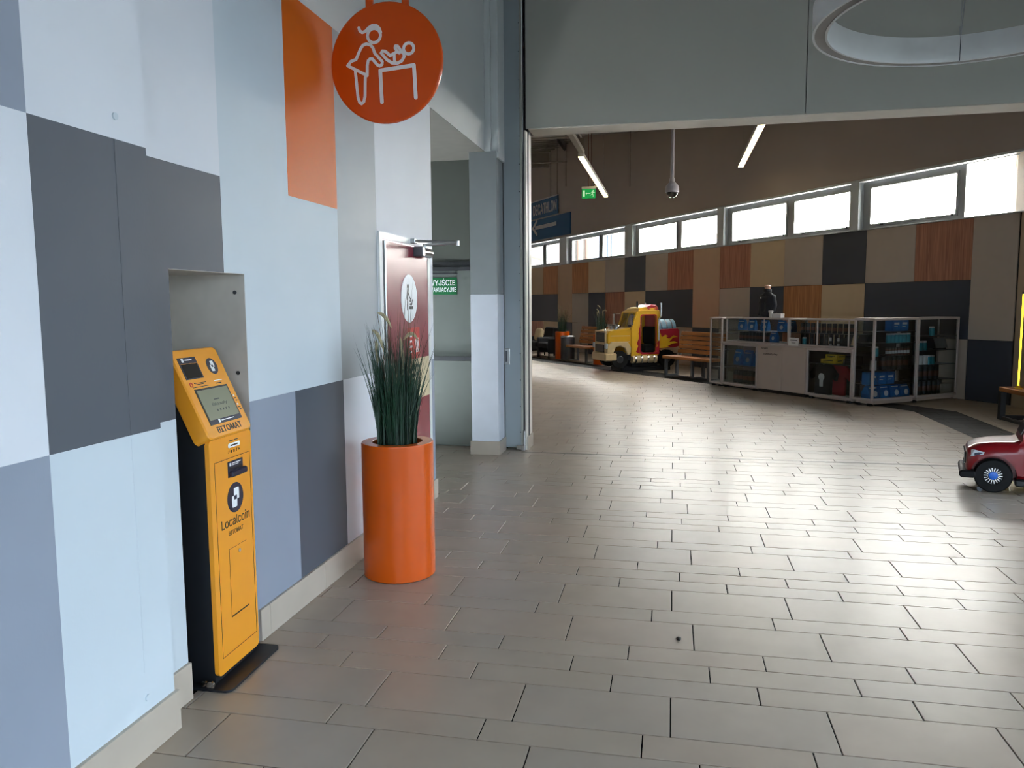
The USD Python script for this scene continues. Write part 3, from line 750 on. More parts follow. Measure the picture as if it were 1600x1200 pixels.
def planter(label, loc, seed=1, full=True, group=None):
    t = thing('grass_planter', label, 'planter', loc, 0, group)
    obj('pot', lathe([(0, 0.0), (0.205, 0.0), (0.213, 0.006), (0.213, PZ - 0.006), (0.209, PZ), (0.150, PZ), (0.146, PZ - 0.005), (0.146, PZ - 0.09), (0, PZ - 0.09)], 72), 'planter', t, smooth=40)
    s_ = trimesh.creation.cylinder(0.1465, 0.05, sections=40)
    s_ = s_.subdivide().subdivide()
    s_.vertices[:, 2] += 0.012 * (meshkit.fbm(s_.vertices * 40, 3) - .5) * (s_.vertices[:, 2] > 0)
    s_.apply_translation([0, 0, PZ - 0.055])
    obj('soil', s_, 'soil', t)
    g = grass(seed, 760 if full else 200, 0.115, 0.34, 0.64, 0.26)
    g.apply_translation([0, 0, PZ - 0.035])
    obj('grass_blades', g, 'blade', t, smooth=False, kind='stuff')
    g = grass(seed + 5, 60 if full else 20, 0.08, 0.62, 0.84, 0.20)
    g.apply_translation([0, 0, PZ - 0.035])
    obj('dry_blades', g, 'blade_tip', t, smooth=False, kind='stuff')
    z = PZ
    for p, q, dr in (((-0.115, 0.02, z + .76), (-0.02, 0.0, z + .66), 0.03), ((-0.13, -.03, z + .66), (-0.055, -.04, z + .52), 0.04), ((-0.118, .0, z + .60), (-0.105, -.02, z + .44), 0.03), ((0.03, 0, z + .62), (0.045, 0.01, z + .44), 0.01), ((0.045, .02, z + .60), (0.135, .02, z + .585), 0.045)):
        s_ = obj('seed_head', seed_head(p, q, dr), 'seed', t, smooth=40)
        obj('stem', tube([(p[0] * .3, p[1] * .3, z - .03), ((p[0] + p[0] * .3) * .48, p[1] * .6, z + (p[2] - z) * .6), p], 0.0016, 5), 'blade_tip', s_)
    return t


planter('tall glossy orange planter of green grass beside the burgundy door', (-1.596, 4.345, 0), 1)

# ---- round hanging sign with the nappy-changing symbol
hs = thing('hanging_sign', 'round orange hanging sign with white nappy changing symbol', 'sign', (-1.575, 4.265, 2.945))
obj('disc', move(lathe([(0, 0), (0.318, 0), (0.325, 0.006), (0.325, 0.024), (0.318, 0.03), (0, 0.03)], 80), rx=90), 'sign_orange', hs, smooth=30)
q_ = lambda x, y: ((x - 507) * 0.325 / 345, (415 - y) * 0.325 / 380)


def line(*pts, close=False, w=0.0165):
    p = [q_(*p) for p in pts]
    return (LineString(p + p[:1]) if close else LineString(p)).buffer(w / 2, quad_segs=4, join_style='round')


ang_ = lambda c, r, a0, a1, n=20: [(c[0] + r * math.cos(math.radians(a)), c[1] + r * 1.1 * math.sin(math.radians(a))) for a in np.linspace(a0, a1, n)]
sym = unary_union([line(*ang_((438, 242), 40, 0, 360, 40)), line((345, 186), (350, 205), (365, 217), (385, 212), (405, 192), (430, 178), (455, 182), (472, 200), (480, 225)),
                   line((322, 383), (352, 318), (368, 296), (390, 290), (415, 298), (430, 318), (440, 352), (486, 408), (484, 426), (468, 434), (455, 426), (424, 386), (412, 384), (398, 396), (392, 425), (390, 488), (268, 418), (290, 392), close=True),
                   line((316, 458), (328, 620), (338, 656), (350, 664), (364, 652), (372, 620), (378, 498)),
                   line((478, 662), (472, 462), (680, 444), (688, 646), w=.021),
                   line(*ang_((650, 338), 31, 0, 360, 36)),
                   line((612, 362), (582, 318), (570, 316), (566, 328), (580, 352), (560, 362), (535, 374), (508, 346), (488, 342), (480, 354), (515, 398), (545, 420), (580, 424), (606, 412), (622, 385), (618, 366)), line((560, 362), (562, 418)), line((580, 352), (592, 362))])
obj('changing_symbol', ext(sym, 0.002, (0, -0.0318, 0)), 'sign_white', hs, smooth=False)
obj('strap', [bx(-0.112, -0.072, -0.028, -0.006, 0.29, 0.50, 0.002)], 'sign_orange', hs)
obj('strap', [bx(0.098, 0.134, -0.028, -0.006, 0.29, 0.50, 0.002)], 'sign_orange', hs)
obj('arm', cyl((-0.35, -0.017, 0.455), (0.30, -0.017, 0.455), 0.022, n=24), 'sign_orange', hs)
obj('wall_flange', [cyl((-0.357, -0.017, 0.455), (-0.335, -0.017, 0.455), 0.065, n=28)], 'sign_orange', hs)

# ---- ring lamp
rl = thing('ring_lamp', 'large white circular ring pendant lamp, unlit, high in front of the header', 'lamp', (1.51, 4.381, 3.0))
ro, ri = 0.82, 0.745
pr = [(ri, 0.0), (ri + .012, 0.0), (ri + .012, 0.012), (ro - .012, 0.012), (ro - .012, 0.0), (ro, 0.0), (ro, 0.145), (ri, 0.145), (ri, 0.0)]
obj('housing', lathe(pr, 120), 'lamp_body', rl, smooth=30)
obj('diffuser', lathe([(ri + .012, 0.004), (ro - .012, 0.004), (ro - .012, 0.014), (ri + .012, 0.014), (ri + .012, 0.004)], 120), 'lamp_ring_under', rl, smooth=30)
for a in (82, 202, 322):
    x_, y_ = (ri + .03) * math.cos(math.radians(a)), (ri + .03) * math.sin(math.radians(a))
    obj('suspension_wire', [cyl((x_, y_, 0.13), (x_, y_, 0.20), 0.008, n=10), cyl((x_, y_, 0.2), (x_ * .92, y_ * .92, 3.39), 0.0025, n=6)] + ([tube([(x_, y_ - .01, 0.145), (x_ + .012, y_ - .02, 0.4), (x_ + .004, y_ - .02, 3.39)], 0.004, 6)] if a == 82 else []), 'steel', rl)
obj('joint_line', bx(0.10, 0.1025, ri - 0.0115, ri - 0.0055, 0.0, 0.145), 'steel_dark', rl)

# ---- linear lamps, dome camera, exit sign and boards in the hall behind
for x0, y0, y1, lab in ((-1.83, 15.75, 21.75, 'long lit linear lamp hanging on the left above the green exit sign'), (1.385, 12.2, 17.75, 'long lit linear lamp hanging on the right of the dome camera')):
    t = thing('linear_lamp', lab, 'lamp', (x0, y0, 4.5))
    L = y1 - y0
    obj('housing', bx(-0.06, 0.06, 0, L, 0.012, 0.09, 0.004), 'lamp_body', t)
    obj('diffuser', bx(-0.054, 0.054, 0.004, L - .004, 0.0, 0.012), 'led', t, smooth=False)
    obj('suspension_wire', [cyl((0, L * .12, 0.09), (0, L * .12, 2.3), 0.003, n=6)], 'steel', t)
    obj('suspension_wire', [cyl((0, L * .88, 0.09), (0, L * .88, 2.3), 0.003, n=6)], 'steel', t)
t = thing('lamp_track', 'pale unlit suspended track leading up to the left linear lamp', 'track', (-1.80, 9.5, 4.55))
obj('track', bx(-0.05, 0.05, 0, 6.2, 0, 0.08, 0.004), 'beam', t)
obj('hanger', [cyl((0, 2, .08), (0, 2, 2.3), 0.004, n=6), cyl((0, 5.5, .08), (0, 5.5, 2.3), 0.004, n=6)], 'steel', t)

dcm = thing('dome_camera', 'white dome security camera on a long white ceiling pole', 'camera', (-0.045, 15.0, 3.575))
obj('pole', cyl((0, 0, 0.30), (0, 0, 3.29), 0.034, n=20), 'cam_white', dcm)
obj('housing', lathe([(0, 0.33), (0.045, 0.33), (0.055, 0.26), (0.105, 0.21), (0.125, 0.17), (0.128, 0.09), (0.118, 0.085), (0, 0.085)], 36), 'cam_white', dcm)
obj('dome', lathe([(0, -0.02), (0.045, -0.012), (0.08, 0.012), (0.102, 0.05), (0.106, 0.09), (0, 0.09)], 32), 'cam_dome', dcm, smooth=True)
obj('dome_rim', lathe([(0.104, 0.075), (0.122, 0.075), (0.122, 0.092), (0.104, 0.092), (0.104, 0.075)], 32), 'cam_white', dcm)

ex = thing('exit_sign', 'small green emergency exit sign hanging on two rods below the left linear lamp', 'sign', (-2.10, 18.5, 4.06), 0)
obj('panel', bx(-0.02, 0.30, 0, 0.03, 0, 0.215, 0.004), 'exit_glow', ex)
man = unary_union([Point(.245, .172).buffer(.014), stroke([(.24, .15), (.225, .10)], .022), stroke([(.225, .10), (.25, .07), (.245, .035)], .014), stroke([(.225, .10), (.20, .075), (.175, .07)], .014), stroke([(.24, .145), (.265, .125), (.28, .135)], .010), stroke([(.24, .145), (.21, .14), (.195, .115)], .010)])
arr = unary_union([stroke([(.175, .11), (.085, .11)], .014), Polygon([(.065, .11), (.095, .135), (.095, .085)]), sbox(.005, .04, .05, .18)])
obj('running_figure', ext(unary_union([man, arr]), .002, (0, -.0025, 0)), 'exit_white', ex, smooth=False)
obj('housing', [bx(-.03, .31, .005, .04, .215, .27, .004), bx(.27, .31, -.01, .045, .22, .28, .004)], 'lamp_body', ex)
for x_ in (.13, .20):
    obj('rod', cyl((x_, .02, .27), (x_, .02, 2.84), .008, n=8), 'tub_brown', ex)

bw = thing('shop_name_board', 'upper dark blue store name board with pale capital letters, above the windows', 'sign', (CX, CY, 0), ANG)
obj('panel', bx(-19.6, -16.40, -0.045, -0.01, 4.71, 5.32, 0.006), 'blue_board', bw)
obj('lettering', text('DECATHLON', 0.36, (-18.55, -0.045, 4.83), 2.05, .01, True), 'tub_white', bw, smooth=False)
obj('top_trim', bx(-19.6, -16.4, -.05, -.01, 5.32, 5.36), 'lamp_body', bw)
for x_ in (-17, -19):
    obj('hanger', cyl((x_, -.03, 5.35), (x_, -.03, 6.85), .012, n=6), 'steel_dark', bw)
bw = thing('arrow_board', 'lower dark blue board with a pale arrow pointing left, above the windows', 'sign', (CX, CY, 0), ANG)
obj('panel', bx(-19.8, -15.44, -0.045, -0.01, 3.93, 4.655, 0.006), 'blue_board', bw)
obj('arrow', ext(unary_union([sbox(-18.35, 4.315, -16.52, 4.445), LineString([(-18.2, 4.62), (-18.55, 4.38), (-18.2, 4.14)]).buffer(.055, join_style='mitre')]), .006, (0, -.051, 0)), 'tub_white', bw, smooth=False)
for x_ in (-16.5, -19.0):
    obj('mount', bx(x_, x_ + .1, -.012, .0, 4.2, 4.4), 'steel_dark', bw)
# ---- wooden benches, orange planters, bin and armchairs along the panelled wall
def bench(label, loc, rotz, L=1.55, back=True, legx=(0.06, 0.78, 1.45)):
    """Seat along +x, sitter looks towards -y."""
    t = thing('wooden_bench', label, 'bench', loc, rotz)
    obj('seat', bx(0, L, 0.0, 0.42, 0.385, 0.45, 0.008), 'bench_wood', t)
    if back:
        for i in range(5):
            m = bx(0.0, L, -0.012, 0.012, 0, 0.085, 0.004)
            obj('back_slat', move(m, (0, 0.44 + i * 0.022, 0.50 + i * 0.098), rx=-12), 'bench_wood', t)
        for x_ in legx:
            obj('back_post', move(bx(x_ - .02, x_ + .02, 0, 0.025, 0, 0.60, .003), (0, 0.435, 0.40), rx=-12), 'bench_leg', t)
    for x_ in legx:
        obj('leg', [bx(x_ - .03, x_ + .03, 0.04, 0.10, 0, 0.385, .004), bx(x_ - .03, x_ + .03, 0.34, 0.40, 0, 0.385, .004), bx(x_ - .03, x_ + .03, 0.04, 0.40, 0.0, 0.03, .004)], 'bench_leg', t)
    return t


bench('slatted wooden bench between the two orange planters, left of the toy truck', (-2.98, 22.03, 0), ANG + 3, 1.40, legx=(0.06, 1.05))
bench('slatted wooden bench between the toy truck and the glass display cases', (-0.22, 17.72, 0), ANG + 5, 1.55, legx=(0.06, 0.95, 1.48))
planter('orange planter of grass at the left end of the far bench', (-3.17, 22.75, 0), 11, False)
planter('orange planter of grass behind the nose of the toy truck', (-1.85, 20.75, 0), 21, False)
bn = thing('litter_bin', 'round grey steel litter bin behind the far wooden bench', 'bin', (-2.96, 22.35, 0))
obj('body', lathe([(0, 0), (0.19, 0), (0.2, .02), (0.2, .62), (0.19, .64), (0.14, .64), (0.13, .60), (0, .60)], 36), 'steel_dark', bn)
obj('rim', lathe([(0.19, .64), (0.205, .64), (0.205, .68), (0.15, .70), (0.15, .68), (0.19, .64)], 36), 'steel', bn)


def armchair(label, loc, rotz):
    t = thing('armchair', label, 'armchair', loc, rotz)
    obj('seat', slab(-.33, .33, 0.30, .46, .05, .62, .03), 'sofa', t)
    obj('backrest', move(slab(-.33, .33, 0, .50, .06, .16, .03), (0, .52, .40), rx=-10), 'sofa', t)
    for s in (-1, 1):
        obj('armrest', bx(s * .33, s * .43, 0.02, .66, .14, .60, .03), 'sofa', t)
    for sx in (-1, 1):
        for sy in (.06, .60):
            obj('leg', cyl((sx * .36, sy, 0), (sx * .36, sy, .16), .018, .025, n=10), 'black', t)
    return t


armchair('dark padded armchair at the far left with a cream cushion', (-4.30, 23.90, 0), ANG)
armchair('dark padded armchair next to the left orange planter', (-3.84, 23.13, 0), ANG)
cu = trimesh.creation.icosphere(3, 1.0)
cu.vertices = np.sign(cu.vertices) * np.abs(cu.vertices) ** 0.6 * [0.23, 0.08, 0.20]
cush = thing('cushion', 'cream cushion leaning on the backrest of the far left armchair', 'cushion', (-4.12, 24.21, 0.66), ANG)
obj('cover', move(cu, rx=-14), 'cushion', cush, smooth=True)


# ---- coin-operated toy truck: front towards local -x, the side we see is -y
tk = thing('toy_truck', 'coin-operated yellow and red toy truck ride with painted flames', 'ride', (-0.84, 19.15, 0), 28)
Wd = 0.40


def prof(poly, y0, y1, b=0.02):
    """A side outline (x, z) extruded in y with chamfered sides."""
    p = Polygon(poly)
    q = p.buffer(-b, join_style='mitre')
    ms = [ext(p, y1 - y0 - 2 * b, (0, y0 + b, 0))]
    try:
        for yy_, s in ((y0, 0), (y1 - b, 1)):
            P1 = np.array(p.exterior.coords[:-1])
            Q1 = np.array(q.exterior.coords[:-1])
            if len(P1) == len(Q1):
                k0 = int(np.argmin(((Q1 - P1[0]) ** 2).sum(1)))
                if Polygon(P1).exterior.is_ccw != Polygon(Q1).exterior.is_ccw:
                    Q1 = Q1[::-1]
                    k0 = int(np.argmin(((Q1 - P1[0]) ** 2).sum(1)))
                Q1 = np.roll(Q1, -k0, 0)
                n = len(P1)
                a, c = (Q1, P1) if s == 0 else (P1, Q1)
                V = np.vstack([np.c_[a[:, 0], np.full(n, yy_), a[:, 1]], np.c_[c[:, 0], np.full(n, yy_ + b), c[:, 1]]])
                F = []
                for i in range(n):
                    j = (i + 1) % n
                    F += [(i, j, n + j), (i, n + j, n + i)]
                m = trimesh.Trimesh(V, np.array(F), process=False)
                ms.append(m)
                cap = ext(q, 0.001, (0, yy_ if s == 0 else yy_ + b - 0.001, 0))
                ms.append(cap)
    except Exception:
        pass
    return trimesh.util.concatenate(ms)


obj('base', [bx(-.55, .75, -.30, .30, 0, .09, .01), bx(-.25, .45, -.22, .22, .09, .32, .01)], 'black_metal', tk)
obj('chassis', [bx(-.85, .93, -.30, .30, .24, .40, .02)], 'black_metal', tk)
obj('hood', prof([(-.94, .50), (-.94, .90), (-.86, .97), (-.30, 1.04), (-.30, .42), (-.46, .42), (-.50, .56), (-.62, .62), (-.74, .60), (-.80, .50)], -.36, .36, .025), 't_yellow', tk, smooth=False)
gr = obj('grille', [bx(-.965, -.93, -.27, .27, .70, .93, .01)], 'black', tk)
obj('lower_grille', [bx(-.985, -.93, -.27, .27, .46, .64, .01)], 'black', tk)
obj('grille_frame', [bx(-.975, -.93, -.31, -.27, .44, .95, .006), bx(-.975, -.93, .27, .31, .44, .95, .006), bx(-.975, -.93, -.31, .31, .64, .70, .006), bx(-.975, -.93, -.31, .31, .93, .97, .006)], 't_cream', tk)
for i in range(5):
    obj('bar', bx(-.970, -.962, -.26, .26, .735 + i * .038, .745 + i * .038), 'steel_dark', gr)
obj('bumper', [bx(-1.02, -.70, -.41, .41, .26, .45, .03)], 't_cream', tk)
for s in (-1, 1):
    obj('fender', prof([(-.96, .44), (-.96, .62), (-.84, .70), (-.42, .70), (-.34, .56), (-.36, .40), (-.44, .40), (-.50, .56), (-.62, .61), (-.74, .58), (-.80, .44)], s * .36 - .05, s * .36 + .05, .015), 't_cream', tk, smooth=False)
    obj('headlight', bx(-1.0, -.93, s * .36 - .05, s * .36 + .05, .55, .68, .015), 'lamp_glass', tk)
    for x_ in (-.62, .62):
        wv = obj('wheel', [cyl((x_, s * .25, .29), (x_, s * .39, .29), .205, n=28)], 'rubber', tk)
        obj('hub', [cyl((x_, s * .38, .29), (x_, s * .402, .29), .10, .07, n=20)], 'steel_dark', wv)
# cab with cut openings
cabp = Polygon([(-.33, .36), (-.33, 1.02), (-.20, 1.40), (-.12, 1.44), (.36, 1.44), (.40, 1.40), (.40, .40), (.30, .34), (-.24, .34)])
door_ = rrect(-.08, .30, .44, 1.32, .05)
wall_ = ext(cabp.difference(door_), .03, (0, -.385, 0))
wall2 = ext(cabp.difference(rrect(-.08, .30, .80, 1.32, .05)), .03, (0, .355, 0))
obj('cab_side', wall_, 't_yellow', tk, smooth=False)
obj('cab_side', wall2, 't_yellow', tk, smooth=False)
obj('door_edge', ext(rrect(-.105, .325, .40, 1.35, .06).difference(door_), .01, (0, -.392, 0)), 't_red', tk, smooth=False)
obj('cab_roof', bx(-.16, .40, -.385, .385, 1.40, 1.45, .015), 't_yellow', tk)
obj('cab_floor', bx(-.30, .40, -.36, .36, .36, .42), 't_red', tk)
obj('cab_back', bx(.37, .41, -.37, .37, .40, 1.42), 't_red', tk)
wsf = np.array([[-.33, -.385, 1.02], [-.20, -.385, 1.40], [-.20, .385, 1.40], [-.33, .385, 1.02]])
obj('windscreen_frame', [tube([wsf[0], wsf[1]], .025), tube([wsf[1], wsf[2]], .022), tube([wsf[2], wsf[3]], .025), tube([wsf[3], wsf[0]], .03), tube([(wsf[0] + wsf[3]) / 2, (wsf[1] + wsf[2]) / 2], .010)], 't_yellow', tk)
obj('windscreen', hullpts(np.vstack([wsf, wsf + [0.006, 0, 0]])), 'case_glass', tk, smooth=False)
obj('dashboard', prof([(-.33, .42), (-.33, 1.0), (-.20, .98), (-.14, .80), (-.20, .42)], -.35, .35, .01), 'black', tk, smooth=False)
sw = trimesh.creation.torus(.12, .014, 28, 10)
obj('steering_wheel', [move(sw, (-.07, 0, .93), ry=60), cyl((-.07, 0, .93), (-.18, 0, .86), .012)], 'black', tk)
obj('seat', [bx(.06, .36, -.28, .28, .44, .62, .04), bx(.28, .37, -.28, .28, .62, 1.05, .03)], 'tee_black', tk)
obj('roof_fairing', prof([(-.10, 1.44), (-.04, 1.50), (.10, 1.52), (.22, 1.585), (.34, 1.575), (.40, 1.50), (.40, 1.44)], -.33, .33, .03), 't_red', tk, smooth=False)
obj('fairing_front', hullpts([(a, sy, c) for sy in (-.335, .335) for a, c in ((-.15, 1.445), (-.10, 1.495), (.06, 1.522), (.14, 1.445))]), 't_yellow', tk, smooth=False)
obj('rear_body', prof([(.40, .52), (.40, .98), (.90, 1.00), (.95, .96), (.95, .58), (.88, .56), (.42, .52)], -.38, .38, .03), 't_red', tk, smooth=False)
fl1 = Polygon([(.41, .54), (.41, .94), (.47, .80), (.56, .86), (.64, .82), (.58, .80), (.66, .76), (.78, .84), (.90, .80), (.76, .78), (.66, .68), (.80, .70), (.90, .66), (.74, .64), (.62, .58), (.70, .56), (.54, .54)])
obj('flame', ext(fl1, .003, (0, -.383, 0)), 't_yellow', tk, smooth=False)
fl2 = Polygon([(.06, 1.452), (.20, 1.47), (.14, 1.49), (.28, 1.50), (.36, 1.53), (.30, 1.505), (.38, 1.50), (.26, 1.48), (.36, 1.452)])
obj('flame', ext(fl2, .003, (0, -.333, 0)), 't_yellow', tk, smooth=False)
fl3 = Polygon([(.40, .40), (.40, .74), (.335, .66), (.36, .60), (.30, .52), (.34, .46), (.26, .40)])
obj('flame', ext(fl3, .003, (0, -.389, 0)), 't_red', tk, smooth=False)
fl4 = Polygon([(-.11, .42), (-.11, 1.10), (-.15, .90), (-.13, .80), (-.19, .66), (-.15, .60), (-.21, .46)])
obj('flame', ext(fl4, .003, (0, -.389, 0)), 't_red', tk, smooth=False)
tn = obj('tank', [cyl((.46, 0, 1.0), (.93, 0, 1.0), .22, n=28)], 't_blue', tk)
for x_ in (.55, .69, .83):
    obj('tank_band', cyl((x_ - .012, 0, 1.0), (x_ + .012, 0, 1.0), .226, n=28), 'steel_dark', tn)
for s in (-1, 1):
    obj('exhaust_stack', tube([(.37, s * .42, .72), (.37, s * .42, 1.24), (.42, s * .42, 1.30), (.42, s * .42, 1.62)], .024, 14), 'chrome', tk)
    ft = obj('fuel_tank', cyl((-.30, s * .33, .29), (.34, s * .33, .29), .10, n=20), 't_cream', tk)
    for x_ in (-.22, -.06, .10, .26):
        obj('tank_strap', cyl((x_ - .02, s * .33, .29), (x_ + .02, s * .33, .29), .104, n=20), 'chrome', ft)
    mr = obj('mirror', bx(-.40, -.37, s * .52 - .05, s * .52 + .05, 1.10, 1.36, .01), 'chrome', tk)
    obj('mirror_arm', [tube([(-.27, s * .39, 1.36), (-.385, s * .52, 1.36)], .008, 6), tube([(-.29, s * .39, 1.10), (-.385, s * .52, 1.10)], .008, 6)], 'chrome', mr)
    obj('horn', cyl((-.10, s * .12, 1.47), (.10, s * .12, 1.47), .02, .014), 'chrome', tk)
obj('roof_aerial', [cyl((-.02, -.06, 1.5), (-.02, -.06, 1.66), .008, n=6), cyl((.0, .06, 1.5), (.0, .06, 1.66), .008, n=6)], 'black', tk)
for y_ in (-.12, .14):
    obj('air_cleaner', lathe([(0, 0), (.06, 0), (.06, .06), (.105, .07), (.105, .11), (.09, .13), (0, .13)], 24, (-.60, y_, .97)), 'chrome', tk, smooth=40)
obj('hood_ornament', cyl((-.86, -.06, .96), (-.86, -.06, 1.03), .04, .02, n=16), 'chrome', tk)
obj('hood_trim', [bx(-.86, -.36, -.367, -.358, .84, .855), bx(-.86, -.36, -.367, -.358, .70, .715)], 't_cream', tk)


# ---- glass display cases of the shop stand.  local x runs to the right along its front, y into the stand
KX, KY, KA = 3.018, 12.744, 127.12 - 180
kloc = (KX, KY, 0)


def case(name, label, x0, x1, y0, y1, z0, z1, shelves=(), posts=(), ypost=(), plinth=0.0, p=0.032, group=None, back=None, bm='case_back'):
    t = thing(name, label, 'display case', kloc, KA, group)
    bars = []
    for zz in (z0, z1 - p):
        bars += [bx(x0, x1, y0, y0 + p, zz, zz + p, .003), bx(x0, x1, y1 - p, y1, zz, zz + p, .003), bx(x0, x0 + p, y0, y1, zz, zz + p, .003), bx(x1 - p, x1, y0, y1, zz, zz + p, .003)]
    obj('bottom_frame', bars[:4], 'frame_white', t, smooth=False)
    obj('top_frame', bars[4:], 'frame_white', t, smooth=False)
    for X in (x0, x1 - p):
        for Y in (y0, y1 - p):
            obj('post', bx(X, X + p, Y, Y + p, z0 + p, z1 - p, .003), 'frame_white', t, smooth=False)
    for X in posts:
        obj('post', bx(X - p * .4, X + p * .4, y0, y0 + p, z0 + p, z1 - p, .003), 'frame_white', t, smooth=False)
    for Y in ypost:
        obj('post', bx(x1 - p, x1, Y - p * .4, Y + p * .4, z0 + p, z1 - p, .003), 'frame_white', t, smooth=False)
    g = .012
    obj('front_glass', bx(x0 + p, x1 - p, y0 + g, y0 + g + .005, z0 + p, z1 - p), 'case_glass', t, smooth=False)
    obj('side_glass', bx(x1 - g - .005, x1 - g, y0 + p, y1 - p, z0 + p, z1 - p), 'case_glass', t, smooth=False)
    obj('side_glass', bx(x0 + g, x0 + g + .005, y0 + p, y1 - p, z0 + p, z1 - p), 'case_glass', t, smooth=False)
    obj('top_glass', bx(x0 + p, x1 - p, y0 + p, y1 - p, z1 - .015, z1 - .010), 'case_glass', t, smooth=False)
    obj('bottom', bx(x0 + .005, x1 - .005, y0 + .005, y1 - .005, z0 + .004, z0 + p * .8), 'case_white' if z0 < .5 else 'case_back', t, smooth=False)
    if back:
        obj('back_panel', bx(*back), bm, t, smooth=False)
    for z in shelves:
        obj('shelf', bx(x0 + .02, x1 - .02, y0 + .03, y1 - .02, z - .008, z), 'tub_black', t, smooth=False)
    if plinth:
        obj('plinth', [bx(x0 + .03, x1 - .03, y0 + .06, y1 - .03, plinth, z0)], 'case_white', t, smooth=False)
        for X in (x0 + .05, x1 - .12):
            obj('foot', bx(X, X + .07, y0 + .03, y0 + .10, 0, plinth + .01, .005), 'black', t)
    return t


case('display_case', 'narrow tall glass display case at the left end of the shop stand', -3.81, -3.455, 0, .45, .05, 1.33, (.36, .70, 1.02), plinth=.02)
case('display_case', 'low glass display case with blue bags at the left end of the counter', -3.44, -2.50, 0, .55, .06, .845, (.43,), plinth=.03, p=.036, back=(-3.42, -2.52, .52, .54, .08, .83), bm='case_white')
case('display_case', 'low glass display case with hanging black and red T-shirts', -1.335, -.392, 0, .55, .06, .845, (.60,), plinth=.03, p=.036, back=(-1.31, -.41, .52, .54, .08, .83), bm='case_white')
case('display_case', 'upper left glass display case on the white counter', -3.44, -1.835, .08, .50, .872, 1.335, (1.09,), posts=(-2.43,), p=.026)
case('display_case', 'upper right glass display case on the white counter, nearer the tall corner case', -1.825, -.392, .08, .50, .872, 1.335, (1.09,), posts=(-1.2, -.56), p=.026)
case('display_case', 'tall corner display case full of blue bags and tubs', -.385, 0, 0, .985, .085, 1.36, (.33, .55, .77, .97, 1.15), plinth=.03, p=.036, back=(-.375, -.365, .40, .97, .10, 1.34))
case('display_case', 'tall dark display case at the right end of the stand against the wall', -.385, 0, .99, 1.97, .085, 1.36, (.35, .60, .83, 1.06), plinth=.03, p=.036, back=(-.375, -.365, 1.0, 1.95, .10, 1.34))
ct = thing('worktop', 'pale counter top of the shop stand under the upper glass cases', 'counter', kloc, KA)
obj('top', bx(-3.445, -.39, -0.01, .56, .846, .870, .004), 'frame_white', ct)
cb = thing('cupboard', 'pale two-door cupboard of the counter with black hand lettering', 'cupboard', kloc, KA)
obj('body', bx(-2.49, -1.345, .022, .55, .06, .845), 'case_white', cb, smooth=False)
dl = obj('door', bx(-2.488, -1.895, 0, .02, .065, .843, .002), 'case_white', cb)
obj('lettering', [text('odżywki', .030, (-2.40, 0.0, .785), .17), text('&', .028, (-2.26, 0, .735)), text('suplementy diety', .030, (-2.335, 0, .685), .34)], 'black_print', dl, smooth=False)
obj('door', bx(-1.889, -1.347, 0, .02, .065, .843, .002), 'case_white', cb)
obj('plinth', [bx(-2.45, -1.38, .06, .5, 0, .06)], 'black', cb, smooth=False)
sgn = thing('counter_card', 'small white printed card standing on the counter top', 'card', kloc, KA)
obj('card', move(bx(-.115, .115, 0, .006, 0, .135), (-1.66, .02, .870), rx=-8), 'tub_white', sgn)
obj('print', [move(bx(-.08, .08, -.001, 0, .088, .102), (-1.66, .02, .870), rx=-8), move(bx(-.05, .05, -.001, 0, .06, .068), (-1.66, .02, .870), rx=-8), move(bx(-.04, .05, -.001, 0, .04, .048), (-1.66, .02, .870), rx=-8)], 'black_print', sgn, smooth=False)


def kpos(x, yv, z):
    a = math.radians(KA)
    return (KX + x * math.cos(a) - yv * math.sin(a), KY + x * math.sin(a) + yv * math.cos(a), z)


protos = {}


ORD = ['first', 'second', 'third', 'fourth', 'fifth', 'sixth', 'seventh', 'eighth', 'ninth', 'tenth']
_ord = {}


def product(kind, label, cat, group, x, yv, z, turn=0.0, build=None):
    """One shop article; the first of its kind is built, the rest are copies of it."""
    if group:
        _ord[group] = _ord.get(group, -1) + 1
        label = '%s, %s from left' % (label.replace(' the ', ' '), ORD[_ord[group]])
    if kind in protos:
        return dup(protos[kind], kpos(x, yv, z), KA + turn, label, group)
    t = thing(kind, label, cat, kpos(x, yv, z), KA + turn, group)
    build(t)
    protos[kind] = t
    return t


def b_bag(w, d, h, m):
    def f(t):
        obj('pouch', hullpts([(sx * w / 2 * k, sy * d / 2 * q_, z) for (k, q_, z) in ((.94, 1, 0), (1, .9, h * .5), (.98, .35, h * .86), (.96, .12, h)) for sx in (-1, 1) for sy in (-1, 1)]), m, t, smooth=False)
        obj('label', move(lathe([(0, 0), (w * .22, 0), (w * .22, .003), (0, .003)], 20), (w * .08, -d * .5 - .001, h * .38), rx=84), 'tub_white', t)
        obj('top_print', bx(-w * .36, w * .36, -d * .32, -d * .28, h * .78, h * .86), 'tub_white', t, smooth=False)
    return f


def b_tub(r, h, m, lid, lab=None):
    def f(t):
        obj('tub', lathe([(0, 0), (r * .96, 0), (r, .006), (r, h * .80), (r * .92, h * .84), (0, h * .84)], 20), m, t, smooth=40)
        obj('lid', lathe([(0, h * .84), (r * .98, h * .84), (r * .98, h * .98), (r * .9, h), (0, h)], 20), lid, t, smooth=40)
        if lab:
            obj('label', lathe([(r * 1.004, h * .25), (r * 1.012, h * .25), (r * 1.012, h * .6), (r * 1.004, h * .6), (r * 1.004, h * .25)], 20), lab, t)
    return f


